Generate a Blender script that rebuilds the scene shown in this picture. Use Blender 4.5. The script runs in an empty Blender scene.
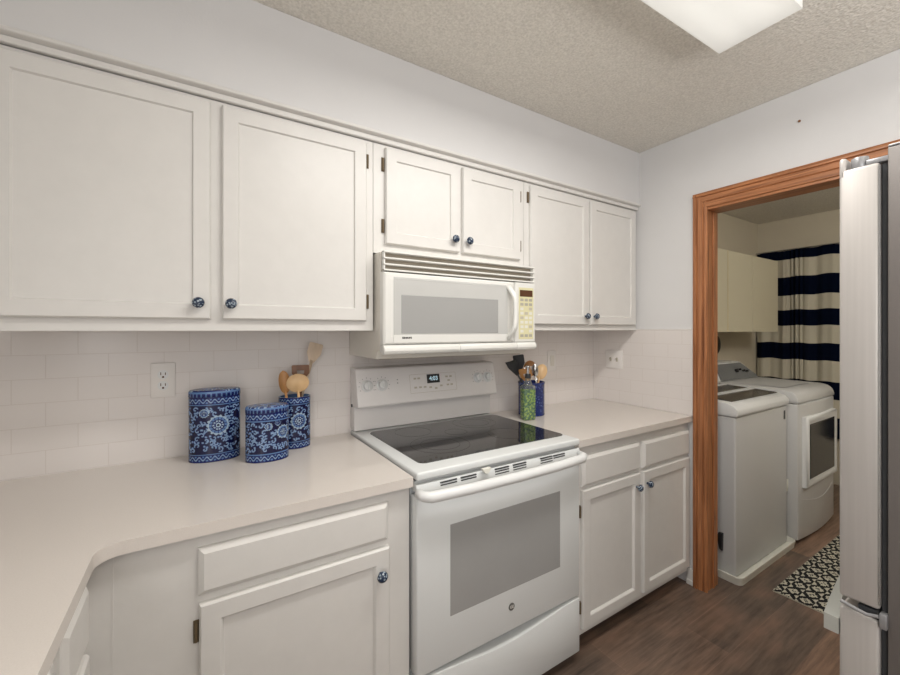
import bpy, bmesh, math, random
from math import sin, cos, pi, radians, sqrt, atan2, floor
from mathutils import Vector, Matrix
random.seed(7)
S = bpy.context.scene
COL = S.collection

# ------------------------------------------------------------------ camera
cam_d = bpy.data.cameras.new('camera'); cam = bpy.data.objects.new('camera', cam_d); COL.objects.link(cam)
cam.location = (-2.2653, -1.7785, 1.3792)
cam.rotation_euler = (radians(90), 0, radians(-32.206))
cam_d.sensor_width = 36.0; cam_d.lens = 36.0 * 400.5 / 900.0
cam_d.shift_y = -(337.5 - 329.7) / 900.0
cam_d.clip_start = 0.02
S.camera = cam

# ------------------------------------------------------------------ world, lights, exposure
W = bpy.data.worlds.new('world'); S.world = W; W.use_nodes = True
W.node_tree.nodes['Background'].inputs[0].default_value = (1.0, 0.985, 0.965, 1)
W.node_tree.nodes['Background'].inputs[1].default_value = 0.62

def area(name, loc, rot, sx, sy, power, color):
    d = bpy.data.lights.new(name, 'AREA'); d.shape = 'RECTANGLE'; d.size = sx; d.size_y = sy
    d.energy = power; d.color = color
    o = bpy.data.objects.new(name, d); COL.objects.link(o); o.location = loc; o.rotation_euler = rot
    return o
# added soft fill light behind the camera, aimed at the range wall
area('fill_behind', (-2.0, -4.6, 1.55), (radians(90), 0, 0), 3.6, 2.0, 5, (1.0, 0.985, 0.965))
# added side fill by the left wall, brightening the right-hand wall and tile
area('fill_left', (-3.02, -3.0, 1.6), (0, radians(-90), 0), 1.2, 1.0, 24, (1.0, 0.99, 0.98))
# added upward fill behind the camera, to lift the ceiling
area('ceiling_fill', (-1.3, -2.6, 1.75), (radians(180), 0, 0), 0.9, 0.9, 30, (1.0, 0.98, 0.96))
# unseen fill added inside the laundry room, tilted towards its far wall
area('laundry_fill', (0.30, -2.0, 2.25), (0, radians(-62), 0), 0.5, 0.5, 20, (1.0, 0.96, 0.88))
# the kitchen fixture's light (the fixture itself is built below)
area('kitchen_fixture_light', (-1.31, -1.19, 2.345), (0, 0, 0), 1.16, 0.2, 17, (1.0, 0.97, 0.92))

S.view_settings.view_transform = 'Standard'
S.view_settings.look = 'None'
S.view_settings.gamma = 1.0
S.view_settings.use_curve_mapping = False
S.view_settings.exposure = 0.06

# ------------------------------------------------------------------ materials
MATS = {}
def mat(name, color, rough=0.5, metal=0.0, bump=0.0, bscale=60.0, var=0.03, vscale=6.0, vstretch=(1, 1, 1), **kw):
    if name in MATS: return MATS[name]
    m = bpy.data.materials.new(name); m.use_nodes = True; MATS[name] = m
    nt = m.node_tree; b = nt.nodes['Principled BSDF']
    b.inputs['Roughness'].default_value = rough; b.inputs['Metallic'].default_value = metal
    tc = nt.nodes.new('ShaderNodeTexCoord'); mp = nt.nodes.new('ShaderNodeMapping')
    mp.inputs['Scale'].default_value = vstretch
    nt.links.new(tc.outputs['Object'], mp.inputs[0])
    nz = nt.nodes.new('ShaderNodeTexNoise'); nz.inputs['Scale'].default_value = vscale; nz.inputs['Detail'].default_value = 4
    nt.links.new(mp.outputs[0], nz.inputs['Vector'])
    rp = nt.nodes.new('ShaderNodeValToRGB')
    c = color
    rp.color_ramp.elements[0].position = 0.3; rp.color_ramp.elements[1].position = 0.7
    rp.color_ramp.elements[0].color = (c[0]*(1-var), c[1]*(1-var), c[2]*(1-var), 1)
    rp.color_ramp.elements[1].color = (min(1, c[0]*(1+var)), min(1, c[1]*(1+var)), min(1, c[2]*(1+var)), 1)
    nt.links.new(nz.outputs['Fac'], rp.inputs[0]); nt.links.new(rp.outputs[0], b.inputs['Base Color'])
    if bump > 0:
        n2 = nt.nodes.new('ShaderNodeTexNoise'); n2.inputs['Scale'].default_value = bscale; n2.inputs['Detail'].default_value = 3
        nt.links.new(mp.outputs[0], n2.inputs['Vector'])
        bp = nt.nodes.new('ShaderNodeBump'); bp.inputs['Strength'].default_value = bump; bp.inputs['Distance'].default_value = 0.01
        nt.links.new(n2.outputs['Fac'], bp.inputs['Height']); nt.links.new(bp.outputs[0], b.inputs['Normal'])
    for k, v in kw.items():
        b.inputs[k.replace('_', ' ')].default_value = v
    return m

M_wall = mat('wall_paint', (0.70, 0.695, 0.695), 0.85, bump=0.05, bscale=180, var=0.01)
M_cab = mat('cabinet_paint', (0.71, 0.695, 0.67), 0.38, bump=0.03, bscale=40, var=0.015, vscale=20)
M_cabin = mat('cabinet_inside', (0.45, 0.40, 0.34), 0.7)
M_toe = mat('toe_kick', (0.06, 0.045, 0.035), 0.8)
M_appl = mat('appliance_white', (0.76, 0.77, 0.77), 0.28, var=0.005)
M_appl2 = mat('appliance_white_enamel', (0.72, 0.74, 0.74), 0.22, var=0.005)
M_panelw = mat('control_panel_white', (0.79, 0.765, 0.755), 0.3, var=0.005)
M_mw = mat('microwave_white', (0.76, 0.755, 0.725), 0.3, var=0.006)
M_mwside = mat('microwave_side', (0.72, 0.69, 0.63), 0.4, var=0.006)
M_tan = mat('vent_tan', (0.36, 0.31, 0.25), 0.6)
M_mwpad = mat('keypad_cream', (0.70, 0.66, 0.42), 0.5)
M_mwglass = mat('microwave_glass', (0.36, 0.36, 0.355), 0.25, var=0.02, vscale=3)
M_bezel = mat('microwave_bezel', (0.53, 0.53, 0.515), 0.3)
M_dark = mat('dark_plastic', (0.02, 0.02, 0.022), 0.4)
M_key = mat('key_grey', (0.42, 0.40, 0.34), 0.5)
M_print = mat('print_grey', (0.35, 0.34, 0.33), 0.6)
M_print2 = mat('print_pale', (0.52, 0.48, 0.40), 0.6)
M_brown = mat('display_brown', (0.10, 0.045, 0.025), 0.25)
M_glassblack = mat('cooktop_glass', (0.018, 0.018, 0.018), 0.05, var=0.0, Specular_IOR_Level=1.0, IOR=1.62)
M_hinge = mat('hinge_grey', (0.30, 0.30, 0.31), 0.4, 0.5)
M_badge = mat('badge_grey', (0.16, 0.16, 0.15), 0.4, 0.4)
M_ring = mat('burner_ring', (0.07, 0.07, 0.07), 0.15)
M_ovenglass = mat('oven_glass', (0.35, 0.35, 0.345), 0.22, var=0.02)
M_gap = mat('shadow_gap_dark', (0.05, 0.05, 0.05), 0.8)
M_brass = mat('antique_brass', (0.14, 0.10, 0.055), 0.55, 0.25)
M_steel = mat('stainless_steel', (0.60, 0.57, 0.54), 0.30, 1.0, var=0.05, vscale=4, vstretch=(40, 40, 0.5))
M_steel2 = mat('stainless_dull', (0.50, 0.475, 0.455), 0.5, 0.5, var=0.04, vscale=4, vstretch=(30, 30, 0.6))
M_fside = mat('fridge_side_grey', (0.145, 0.13, 0.122), 0.45, 0.25, bump=0.05, bscale=300)
M_gasket = mat('gasket_dark', (0.03, 0.032, 0.036), 0.6)
M_alu = mat('brushed_aluminium', (0.55, 0.56, 0.57), 0.25, 1.0)
M_hgrey = mat('handle_grey', (0.46, 0.47, 0.44), 0.35, 0.3)
M_cream = mat('tray_cream', (0.76, 0.75, 0.68), 0.5)
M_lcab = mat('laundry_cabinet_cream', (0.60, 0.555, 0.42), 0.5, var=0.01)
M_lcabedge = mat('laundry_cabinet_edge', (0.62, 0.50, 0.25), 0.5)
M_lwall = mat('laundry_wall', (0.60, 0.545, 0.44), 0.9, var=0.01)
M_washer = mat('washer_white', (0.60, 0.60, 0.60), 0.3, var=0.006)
M_lid = mat('washer_lid_glass', (0.10, 0.09, 0.08), 0.12, var=0.2, vscale=3)
M_console = mat('console_grey', (0.24, 0.25, 0.26), 0.35, 0.3)
M_dryglass = mat('dryer_glass', (0.02, 0.022, 0.028), 0.12)
M_outlet = mat('outlet_white', (0.80, 0.77, 0.745), 0.35)
M_tube = None

# wood
def wood(name, c1, c2, stretch, rough=0.4, scale=3.0):
    m = bpy.data.materials.new(name); m.use_nodes = True; nt = m.node_tree; b = nt.nodes['Principled BSDF']
    b.inputs['Roughness'].default_value = rough
    tc = nt.nodes.new('ShaderNodeTexCoord'); mp = nt.nodes.new('ShaderNodeMapping'); mp.inputs['Scale'].default_value = stretch
    nt.links.new(tc.outputs['Object'], mp.inputs[0])
    nz = nt.nodes.new('ShaderNodeTexNoise'); nz.inputs['Scale'].default_value = scale; nz.inputs['Detail'].default_value = 8; nz.inputs['Distortion'].default_value = 0.6
    nt.links.new(mp.outputs[0], nz.inputs['Vector'])
    rp = nt.nodes.new('ShaderNodeValToRGB'); rp.color_ramp.elements[0].position = 0.32; rp.color_ramp.elements[1].position = 0.68
    rp.color_ramp.elements[0].color = (*c1, 1); rp.color_ramp.elements[1].color = (*c2, 1)
    nt.links.new(nz.outputs['Fac'], rp.inputs[0]); nt.links.new(rp.outputs[0], b.inputs['Base Color'])
    return m
M_oakv = wood('oak_trim_vertical', (0.235, 0.088, 0.034), (0.52, 0.215, 0.088), (30, 30, 1.2))
M_oakh = wood('oak_trim_horizontal', (0.235, 0.088, 0.034), (0.52, 0.215, 0.088), (30, 1.2, 30))
M_bamboo = wood('pale_wood', (0.62, 0.40, 0.20), (0.78, 0.54, 0.30), (8, 8, 2))
M_paleb = wood('bleached_wood', (0.55, 0.42, 0.30), (0.70, 0.56, 0.42), (8, 8, 2))
M_midwood = wood('mid_wood', (0.36, 0.16, 0.055), (0.52, 0.27, 0.10), (8, 8, 2))
M_darkwood = wood('dark_wood', (0.16, 0.065, 0.025), (0.26, 0.11, 0.04), (8, 8, 2))

def floor_mat():
    m = bpy.data.materials.new('dark_vinyl_planks'); m.use_nodes = True; nt = m.node_tree; b = nt.nodes['Principled BSDF']
    L = nt.links.new
    tc = nt.nodes.new('ShaderNodeTexCoord'); mp = nt.nodes.new('ShaderNodeMapping'); mp.inputs['Location'].default_value = (0.35, 0.07, 0)
    L(tc.outputs['Object'], mp.inputs[0])
    br = nt.nodes.new('ShaderNodeTexBrick'); L(mp.outputs[0], br.inputs['Vector'])
    br.inputs['Scale'].default_value = 1.0; br.inputs['Brick Width'].default_value = 1.22; br.inputs['Row Height'].default_value = 0.18
    br.inputs['Mortar Size'].default_value = 0.0014; br.inputs['Mortar Smooth'].default_value = 0.3; br.offset = 0.37; br.inputs['Bias'].default_value = 0.0
    br.inputs['Color1'].default_value = (0.235, 0.155, 0.113, 1); br.inputs['Color2'].default_value = (0.105, 0.079, 0.064, 1)
    br.inputs['Mortar'].default_value = (0.19, 0.130, 0.10, 1)
    m2 = nt.nodes.new('ShaderNodeMapping'); m2.inputs['Scale'].default_value = (1.8, 22, 1); L(tc.outputs['Object'], m2.inputs[0])
    nz = nt.nodes.new('ShaderNodeTexNoise'); nz.inputs['Scale'].default_value = 2.2; nz.inputs['Detail'].default_value = 9; nz.inputs['Roughness'].default_value = 0.65
    L(m2.outputs[0], nz.inputs['Vector'])
    m3 = nt.nodes.new('ShaderNodeMapping'); m3.inputs['Scale'].default_value = (1.2, 2.6, 1); L(tc.outputs['Object'], m3.inputs[0])
    n3 = nt.nodes.new('ShaderNodeTexNoise'); n3.inputs['Scale'].default_value = 2.6; n3.inputs['Detail'].default_value = 3; L(m3.outputs[0], n3.inputs['Vector'])
    mx = nt.nodes.new('ShaderNodeMix'); mx.data_type = 'RGBA'; mx.blend_type = 'MULTIPLY'; mx.inputs[0].default_value = 0.85
    rp = nt.nodes.new('ShaderNodeValToRGB'); rp.color_ramp.elements[0].position = 0.3; rp.color_ramp.elements[1].position = 0.72
    rp.color_ramp.elements[0].color = (0.35, 0.34, 0.34, 1); rp.color_ramp.elements[1].color = (1.75, 1.68, 1.6, 1)
    L(nz.outputs['Fac'], rp.inputs[0]); L(br.outputs['Color'], mx.inputs[6]); L(rp.outputs[0], mx.inputs[7])
    mx2 = nt.nodes.new('ShaderNodeMix'); mx2.data_type = 'RGBA'; mx2.blend_type = 'MIX'
    rp2 = nt.nodes.new('ShaderNodeValToRGB'); rp2.color_ramp.elements[0].position = 0.45; rp2.color_ramp.elements[1].position = 0.72
    rp2.color_ramp.elements[0].color = (0, 0, 0, 1); rp2.color_ramp.elements[1].color = (0.55, 0.55, 0.55, 1)
    L(n3.outputs['Fac'], rp2.inputs[0]); L(rp2.outputs[0], mx2.inputs[0]); L(mx.outputs[2], mx2.inputs[6]); mx2.inputs[7].default_value = (0.32, 0.195, 0.135, 1)
    L(mx2.outputs[2], b.inputs['Base Color'])
    b.inputs['Roughness'].default_value = 0.36
    bp = nt.nodes.new('ShaderNodeBump'); bp.inputs['Strength'].default_value = 0.12; bp.inputs['Distance'].default_value = 0.003
    L(nz.outputs['Fac'], bp.inputs['Height']); L(bp.outputs[0], b.inputs['Normal'])
    return m
M_floor = floor_mat()

def tile_mat(name, axis):
    m = bpy.data.materials.new(name); m.use_nodes = True; nt = m.node_tree; b = nt.nodes['Principled BSDF']; L = nt.links.new
    tc = nt.nodes.new('ShaderNodeTexCoord'); sp = nt.nodes.new('ShaderNodeSeparateXYZ'); L(tc.outputs['Object'], sp.inputs[0])
    cb = nt.nodes.new('ShaderNodeCombineXYZ'); sh = nt.nodes.new('ShaderNodeMath'); sh.operation = 'ADD'; sh.inputs[1].default_value = -0.027; L(sp.outputs[axis], sh.inputs[0]); L(sh.outputs[0], cb.inputs[0])
    ad = nt.nodes.new('ShaderNodeMath'); ad.operation = 'ADD'; ad.inputs[1].default_value = -1.375 + 0.0763 * 40; L(sp.outputs[2], ad.inputs[0])
    L(ad.outputs[0], cb.inputs[1])
    br = nt.nodes.new('ShaderNodeTexBrick'); L(cb.outputs[0], br.inputs['Vector'])
    br.inputs['Scale'].default_value = 1.0; br.inputs['Brick Width'].default_value = 0.1545; br.inputs['Row Height'].default_value = 0.0763
    br.inputs['Mortar Size'].default_value = 0.0011; br.inputs['Mortar Smooth'].default_value = 0.3
    br.inputs['Color1'].default_value = (0.78, 0.735, 0.71, 1); br.inputs['Color2'].default_value = (0.77, 0.725, 0.70, 1)
    br.inputs['Mortar'].default_value = (0.70, 0.645, 0.61, 1)
    L(br.outputs['Color'], b.inputs['Base Color']); b.inputs['Roughness'].default_value = 0.22
    bp = nt.nodes.new('ShaderNodeBump'); bp.invert = True; bp.inputs['Strength'].default_value = 0.35; bp.inputs['Distance'].default_value = 0.002
    L(br.outputs['Fac'], bp.inputs['Height']); L(bp.outputs[0], b.inputs['Normal'])
    return m
M_tilex = tile_mat('subway_tile_x', 0); M_tiley = tile_mat('subway_tile_y', 1)

def ceiling_mat():
    m = bpy.data.materials.new('popcorn_ceiling'); m.use_nodes = True; nt = m.node_tree; b = nt.nodes['Principled BSDF']; L = nt.links.new
    tc = nt.nodes.new('ShaderNodeTexCoord')
    nz = nt.nodes.new('ShaderNodeTexNoise'); nz.inputs['Scale'].default_value = 125; nz.inputs['Detail'].default_value = 4; L(tc.outputs['Object'], nz.inputs['Vector'])
    vo = nt.nodes.new('ShaderNodeTexVoronoi'); vo.inputs['Scale'].default_value = 95; L(tc.outputs['Object'], vo.inputs['Vector'])
    rp = nt.nodes.new('ShaderNodeValToRGB'); rp.color_ramp.elements[0].position = 0.3; rp.color_ramp.elements[1].position = 0.7
    rp.color_ramp.elements[0].color = (0.66, 0.63, 0.57, 1); rp.color_ramp.elements[1].color = (0.84, 0.805, 0.74, 1)
    L(nz.outputs['Fac'], rp.inputs[0]); L(rp.outputs[0], b.inputs['Base Color']); b.inputs['Roughness'].default_value = 0.95
    ad = nt.nodes.new('ShaderNodeMath'); ad.operation = 'SUBTRACT'; L(nz.outputs['Fac'], ad.inputs[0]); L(vo.outputs['Distance'], ad.inputs[1])
    bp = nt.nodes.new('ShaderNodeBump'); bp.inputs['Strength'].default_value = 0.45; bp.inputs['Distance'].default_value = 0.005
    L(ad.outputs[0], bp.inputs['Height']); L(bp.outputs[0], b.inputs['Normal'])
    return m
M_ceil = ceiling_mat()

def quartz():
    m = bpy.data.materials.new('quartz_top'); m.use_nodes = True; nt = m.node_tree; b = nt.nodes['Principled BSDF']; L = nt.links.new
    tc = nt.nodes.new('ShaderNodeTexCoord')
    nz = nt.nodes.new('ShaderNodeTexNoise'); nz.inputs['Scale'].default_value = 420; nz.inputs['Detail'].default_value = 2; L(tc.outputs['Object'], nz.inputs['Vector'])
    rp = nt.nodes.new('ShaderNodeValToRGB'); rp.color_ramp.elements[0].position = 0.3; rp.color_ramp.elements[1].position = 0.62
    rp.color_ramp.elements[0].color = (0.695, 0.645, 0.60, 1); rp.color_ramp.elements[1].color = (0.725, 0.675, 0.63, 1)
    L(nz.outputs['Fac'], rp.inputs[0]); L(rp.outputs[0], b.inputs['Base Color']); b.inputs['Roughness'].default_value = 0.09
    return m
M_quartz = quartz()

def knob_mat():
    m = bpy.data.materials.new('painted_ceramic_knob'); m.use_nodes = True; nt = m.node_tree; b = nt.nodes['Principled BSDF']; L = nt.links.new
    tc = nt.nodes.new('ShaderNodeTexCoord')
    vo = nt.nodes.new('ShaderNodeTexVoronoi'); vo.inputs['Scale'].default_value = 130; L(tc.outputs['Object'], vo.inputs['Vector'])
    rp = nt.nodes.new('ShaderNodeValToRGB'); rp.color_ramp.interpolation = 'CONSTANT'
    rp.color_ramp.elements[0].color = (0.30, 0.36, 0.42, 1); rp.color_ramp.elements[1].position = 0.40; rp.color_ramp.elements[1].color = (0.02, 0.035, 0.07, 1)
    L(vo.outputs['Distance'], rp.inputs[0]); L(rp.outputs[0], b.inputs['Base Color']); b.inputs['Roughness'].default_value = 0.15
    return m
M_knob = knob_mat()

def attr_mat(name, rough=0.2, **kw):
    m = bpy.data.materials.new(name); m.use_nodes = True; nt = m.node_tree; b = nt.nodes['Principled BSDF']
    a = nt.nodes.new('ShaderNodeVertexColor'); a.layer_name = 'Col'
    nt.links.new(a.outputs['Color'], b.inputs['Base Color']); b.inputs['Roughness'].default_value = rough
    for k, v in kw.items(): b.inputs[k.replace('_', ' ')].default_value = v
    return m
M_china = attr_mat('blue_and_white_china', 0.22)
M_cloth = attr_mat('striped_cotton', 0.95, Specular_IOR_Level=0.1)
M_rug = attr_mat('woven_rug', 0.95)

def emis(name, color, strength, base=None):
    m = bpy.data.materials.new(name); m.use_nodes = True; b = m.node_tree.nodes['Principled BSDF']
    b.inputs['Base Color'].default_value = (*(base or color), 1); b.inputs['Roughness'].default_value = 0.3
    b.inputs['Emission Color'].default_value = (*color, 1); b.inputs['Emission Strength'].default_value = strength
    return m
M_digit = emis('clock_digits', (0.55, 0.75, 0.85), 0.35)

# ------------------------------------------------------------------ mesh helpers
class MB:
    """collects solids into one mesh"""
    def __init__(s): s.bm = bmesh.new()
    def _merge(s, t, M=None):
        if M is not None: bmesh.ops.transform(t, matrix=M, verts=t.verts)
        me = bpy.data.meshes.new('tmp'); t.to_mesh(me); t.free(); s.bm.from_mesh(me); bpy.data.meshes.remove(me)
    def box(s, x0, x1, y0, y1, z0, z1, bev=0.0, seg=2, M=None):
        t = bmesh.new(); bmesh.ops.create_cube(t, size=1)
        for v in t.verts: v.co = Vector(((x0+x1)/2 + v.co.x*(x1-x0), (y0+y1)/2 + v.co.y*(y1-y0), (z0+z1)/2 + v.co.z*(z1-z0)))
        if bev > 0: bmesh.ops.bevel(t, geom=list(t.edges), offset=bev, segments=seg, affect='EDGES', profile=0.5)
        s._merge(t, M); return s
    def cyl(s, p0, p1, r0, r1=None, n=24, bev=0.0):
        r1 = r0 if r1 is None else r1
        p0, p1 = Vector(p0), Vector(p1); d = p1 - p0
        t = bmesh.new(); bmesh.ops.create_cone(t, cap_ends=True, segments=n, radius1=r0, radius2=r1, depth=d.length)
        if bev > 0:
            ed = [e for e in t.edges if len(e.link_faces) == 2 and any(len(f.verts) > 4 for f in e.link_faces)]
            bmesh.ops.bevel(t, geom=ed, offset=bev, segments=2, affect='EDGES', profile=0.5)
        M = Matrix.Translation((p0+p1)/2) @ d.to_track_quat('Z', 'Y').to_matrix().to_4x4()
        s._merge(t, M); return s
    def lathe(s, prof, n=32, sx=1.0, sy=1.0, M=None):
        t = bmesh.new(); rings = []
        for r, z in prof:
            if r < 1e-6: rings.append([t.verts.new((0, 0, z))])
            else: rings.append([t.verts.new((r*sx*cos(2*pi*i/n), r*sy*sin(2*pi*i/n), z)) for i in range(n)])
        for a, b in zip(rings, rings[1:]):
            for i in range(n):
                j = (i+1) % n
                if len(a) == 1 and len(b) == 1: continue
                if len(a) == 1: t.faces.new((a[0], b[i], b[j]))
                elif len(b) == 1: t.faces.new((a[i], a[j], b[0]))
                else: t.faces.new((a[i], a[j], b[j], b[i]))
        bmesh.ops.recalc_face_normals(t, faces=t.faces)
        s._merge(t, M); return s
    def tube(s, pts, r, n=10, flat=1.0, up=(0, 0, 1)):
        t = bmesh.new(); pts = [Vector(p) for p in pts]; rings = []
        rr = r if isinstance(r, (list, tuple)) else [r]*len(pts)
        for i, p in enumerate(pts):
            d = (pts[min(i+1, len(pts)-1)] - pts[max(i-1, 0)]).normalized()
            a = d.cross(Vector(up))
            if a.length < 1e-4: a = d.cross(Vector((0, 1, 0.01)))
            a.normalize(); b = a.cross(d).normalized()
            rings.append([t.verts.new(p + a*cos(2*pi*k/n)*rr[i] + b*sin(2*pi*k/n)*rr[i]*flat) for k in range(n)])
        for A, B in zip(rings, rings[1:]):
            for k in range(n): t.faces.new((A[k], A[(k+1) % n], B[(k+1) % n], B[k]))
        t.faces.new(rings[0]); t.faces.new(rings[-1][::-1])
        bmesh.ops.recalc_face_normals(t, faces=t.faces)
        s._merge(t); return s
    def prism(s, poly, axis, a0, a1, bev=0.0, M=None):
        """poly in the two other axes (in xyz order), extruded along axis from a0 to a1"""
        t = bmesh.new()
        def P(u, v, w):
            return {0: (w, u, v), 1: (u, w, v), 2: (u, v, w)}[axis]
        A = [t.verts.new(P(u, v, a0)) for u, v in poly]; B = [t.verts.new(P(u, v, a1)) for u, v in poly]
        n = len(poly); t.faces.new(A); t.faces.new(B[::-1])
        for i in range(n): t.faces.new((A[i], B[i], B[(i+1) % n], A[(i+1) % n]))
        bmesh.ops.recalc_face_normals(t, faces=t.faces)
        if bev > 0: bmesh.ops.bevel(t, geom=list(t.edges), offset=bev, segments=2, affect='EDGES', profile=0.5)
        s._merge(t, M); return s
    def loops(s, w, h, steps, M=None):
        """stepped rectangle, front towards -Y: steps of (inset, forward); the last loop is filled"""
        t = bmesh.new(); prev = None
        for ins, f in steps:
            L = [t.verts.new(p) for p in ((ins, -f, ins), (w-ins, -f, ins), (w-ins, -f, h-ins), (ins, -f, h-ins))]
            if prev:
                for i in range(4): t.faces.new((prev[i], prev[(i+1) % 4], L[(i+1) % 4], L[i]))
            else: t.faces.new(L[::-1])
            prev = L
        t.faces.new(prev)
        s._merge(t, M); return s
    def build(s, name, m, parent=None, smooth=False, loc=None, **tags):
        me = bpy.data.meshes.new(name); bmesh.ops.recalc_face_normals(s.bm, faces=s.bm.faces) if smooth == 'n' else None
        s.bm.to_mesh(me); s.bm.free()
        o = bpy.data.objects.new(name, me); COL.objects.link(o)
        if m is not None: me.materials.append(m)
        if smooth:
            for p in me.polygons: p.use_smooth = True
            if smooth != 'all': me.set_sharp_from_angle(angle=radians(40))
        if parent is not None: o.parent = parent
        if loc is not None: o.location = loc
        for k, v in tags.items(): o[k] = v
        return o

def thing(name, label, cat, loc=(0, 0, 0), rz=0.0, group=None):
    o = bpy.data.objects.new(name, None); COL.objects.link(o); o.empty_display_size = 0.05
    o.location = loc; o.rotation_euler = (0, 0, rz); o['label'] = label; o['category'] = cat
    if group: o['group'] = group
    return o
def tag(o, label, cat, group=None):
    o['label'] = label; o['category'] = cat
    if group: o['group'] = group
    return o
def struct(name, mb, m, smooth=False, loc=None):
    o = mb.build(name, m, None, smooth, loc); o['kind'] = 'structure'; return o

def text(name, body, size, m, parent, M, depth=0.0005, bold=0.0):
    """flat lettering, converted to mesh; M places it (text runs +X, up +Y, faces +Z)"""
    c = bpy.data.curves.new('t', 'FONT'); c.body = body; c.size = size; c.extrude = depth; c.offset = bold
    c.align_x = 'CENTER'; c.align_y = 'CENTER'
    to = bpy.data.objects.new('t', c); COL.objects.link(to)
    dg = bpy.context.evaluated_depsgraph_get(); dg.update()
    me = bpy.data.meshes.new_from_object(to.evaluated_get(dg)); me.transform(M)
    bpy.data.objects.remove(to); bpy.data.curves.remove(c)
    me.materials.clear(); me.materials.append(m); me.name = name
    o = bpy.data.objects.new(name, me); COL.objects.link(o)
    if parent is not None: o.parent = parent
    return o
def face_y(x, y, z): return Matrix.Translation((x, y, z)) @ Matrix.Rotation(radians(90), 4, 'X')   # faces -Y

Z0 = 0.914
HALLX = 2.55
# ------------------------------------------------------------------ structure
struct('floor', MB().box(-3.22, HALLX+0.1, -4.8, 0.12, -0.05, 0.0), M_floor)
struct('ceiling', MB().box(-3.22, HALLX+0.1, -3.6, 0.12, 2.451, 2.55), M_ceil)
struct('wall_back', MB().box(-3.22, 0.0, 0.0, 0.12, 0.0, 2.45), M_wall)
struct('wall_left', MB().box(-3.22, -3.10, -3.6, 0.0, 0.0, 2.45), M_wall)
w = MB().box(0, 0.11, -0.700, 0.12, 0, 2.45).box(0, 0.11, -3.6, -1.56, 0, 2.45).box(0, 0.11, -1.56, -0.700, 2.02, 2.45)
struct('wall_right', w, M_wall)
# soffit above the wall cabinets
struct('trim_soffit', MB().box(-3.10, 0, -0.335, -0.001, 2.128, 2.450), M_wall)
# crown moulding under the soffit
cr = MB().prism([(-0.318, 2.102), (-0.330, 2.102), (-0.332, 2.104), (-0.332, 2.117), (-0.328, 2.1185), (-0.328, 2.121), (-0.345, 2.1245), (-0.348, 2.127), (-0.348, 2.134), (-0.345, 2.137), (-0.336, 2.139), (-0.336, 2.1275), (-0.318, 2.1275)], 0, -3.10, -0.0005)
struct('trim_crown', cr, M_cab)
# backsplash tile
struct('trim_backsplash_back', MB().box(-3.10, 0, -0.006, -0.0005, 0.86, 1.378), M_tilex)
struct('trim_backsplash_right', MB().box(-0.006, -0.0005, -0.642, -0.0065, 0.9145, 1.378), M_tiley)
struct('trim_tile_edge', MB().box(-0.008, -0.0005, -0.649, -0.6422, 0.9145, 1.379, 0.001).box(-0.008, -0.0005, -0.6422, -0.0065, 1.3785, 1.383, 0.001), M_outlet)
# oak door casing and jamb
d = MB()
def casing_prof(o, i):  # (lateral, x) profile of the casing, o = outer edge, i = inner edge (lateral runs towards -Y)
    s = -1 if i < o else 1
    w_ = abs(o-i)
    return [(o, -0.0005), (o, -0.018), (o+s*0.012, -0.021), (o+s*0.018, -0.021), (o+s*0.021, -0.013), (o+s*0.024, -0.017), (o+s*0.046, -0.014), (o+s*0.049, -0.009), (o+s*0.053, -0.013), (i-s*0.003, -0.011), (i, -0.007), (i, -0.0005)]
dv = MB()
dv.prism([(x, y) for y, x in casing_prof(-0.655, -0.722)], 2, 0.0, 2.1)
casing = thing('door_casing', 'orange oak casing around the opening to the laundry room', 'door frame')
casing.name = 'door_1'; del casing['label']; del casing['category']; casing['kind'] = 'structure'
# mitred vertical: trim by building to 2.1 and head piece in front of it by a hair
dv.box(-0.006, 0.116, -0.7165, -0.7005, 0.0, 2.0195, 0.001).box(0.060, 0.075, -0.7225, -0.7166, 0.0, 2.006, 0.001)
dv.build('side_jamb', M_oakv, casing)
hd = MB().prism([(x, z) for z, x in casing_prof(2.1005, 2.0202)], 1, -1.63, -0.6545)
hd.box(-0.006, 0.116, -1.56, -0.717, 2.008, 2.0195, 0.001)
hd.build('head_jamb', M_oakh, casing)
dr = MB().box(-0.018, -0.0005, -1.63, -1.563, 0, 2.0220, 0.002).box(-0.006, 0.116, -1.5595, -1.542, 0, 2.0035, 0.001)
dr.build('side_jamb', M_oakv, casing)
# baseboards
struct('baseboard_right', MB().box(-0.014, -0.0005, -0.6545, -0.618, 0, 0.085, 0.003).box(-0.018, -0.0005, -0.6545, -0.618, 0, 0.028, 0.004), M_cab)
struct('baseboard_laundry', MB().box(0.1105, HALLX, -0.014, -0.0005, 0, 0.085, 0.003), M_cab)
# filler strip between base cabinet and door casing
# laundry room shell
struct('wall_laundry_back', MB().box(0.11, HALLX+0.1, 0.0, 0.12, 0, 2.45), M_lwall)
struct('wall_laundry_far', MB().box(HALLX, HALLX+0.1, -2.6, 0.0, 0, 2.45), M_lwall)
struct('wall_laundry_front', MB().box(0.11, HALLX+0.1, -2.7, -2.6, 0, 2.45), M_lwall)

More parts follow.
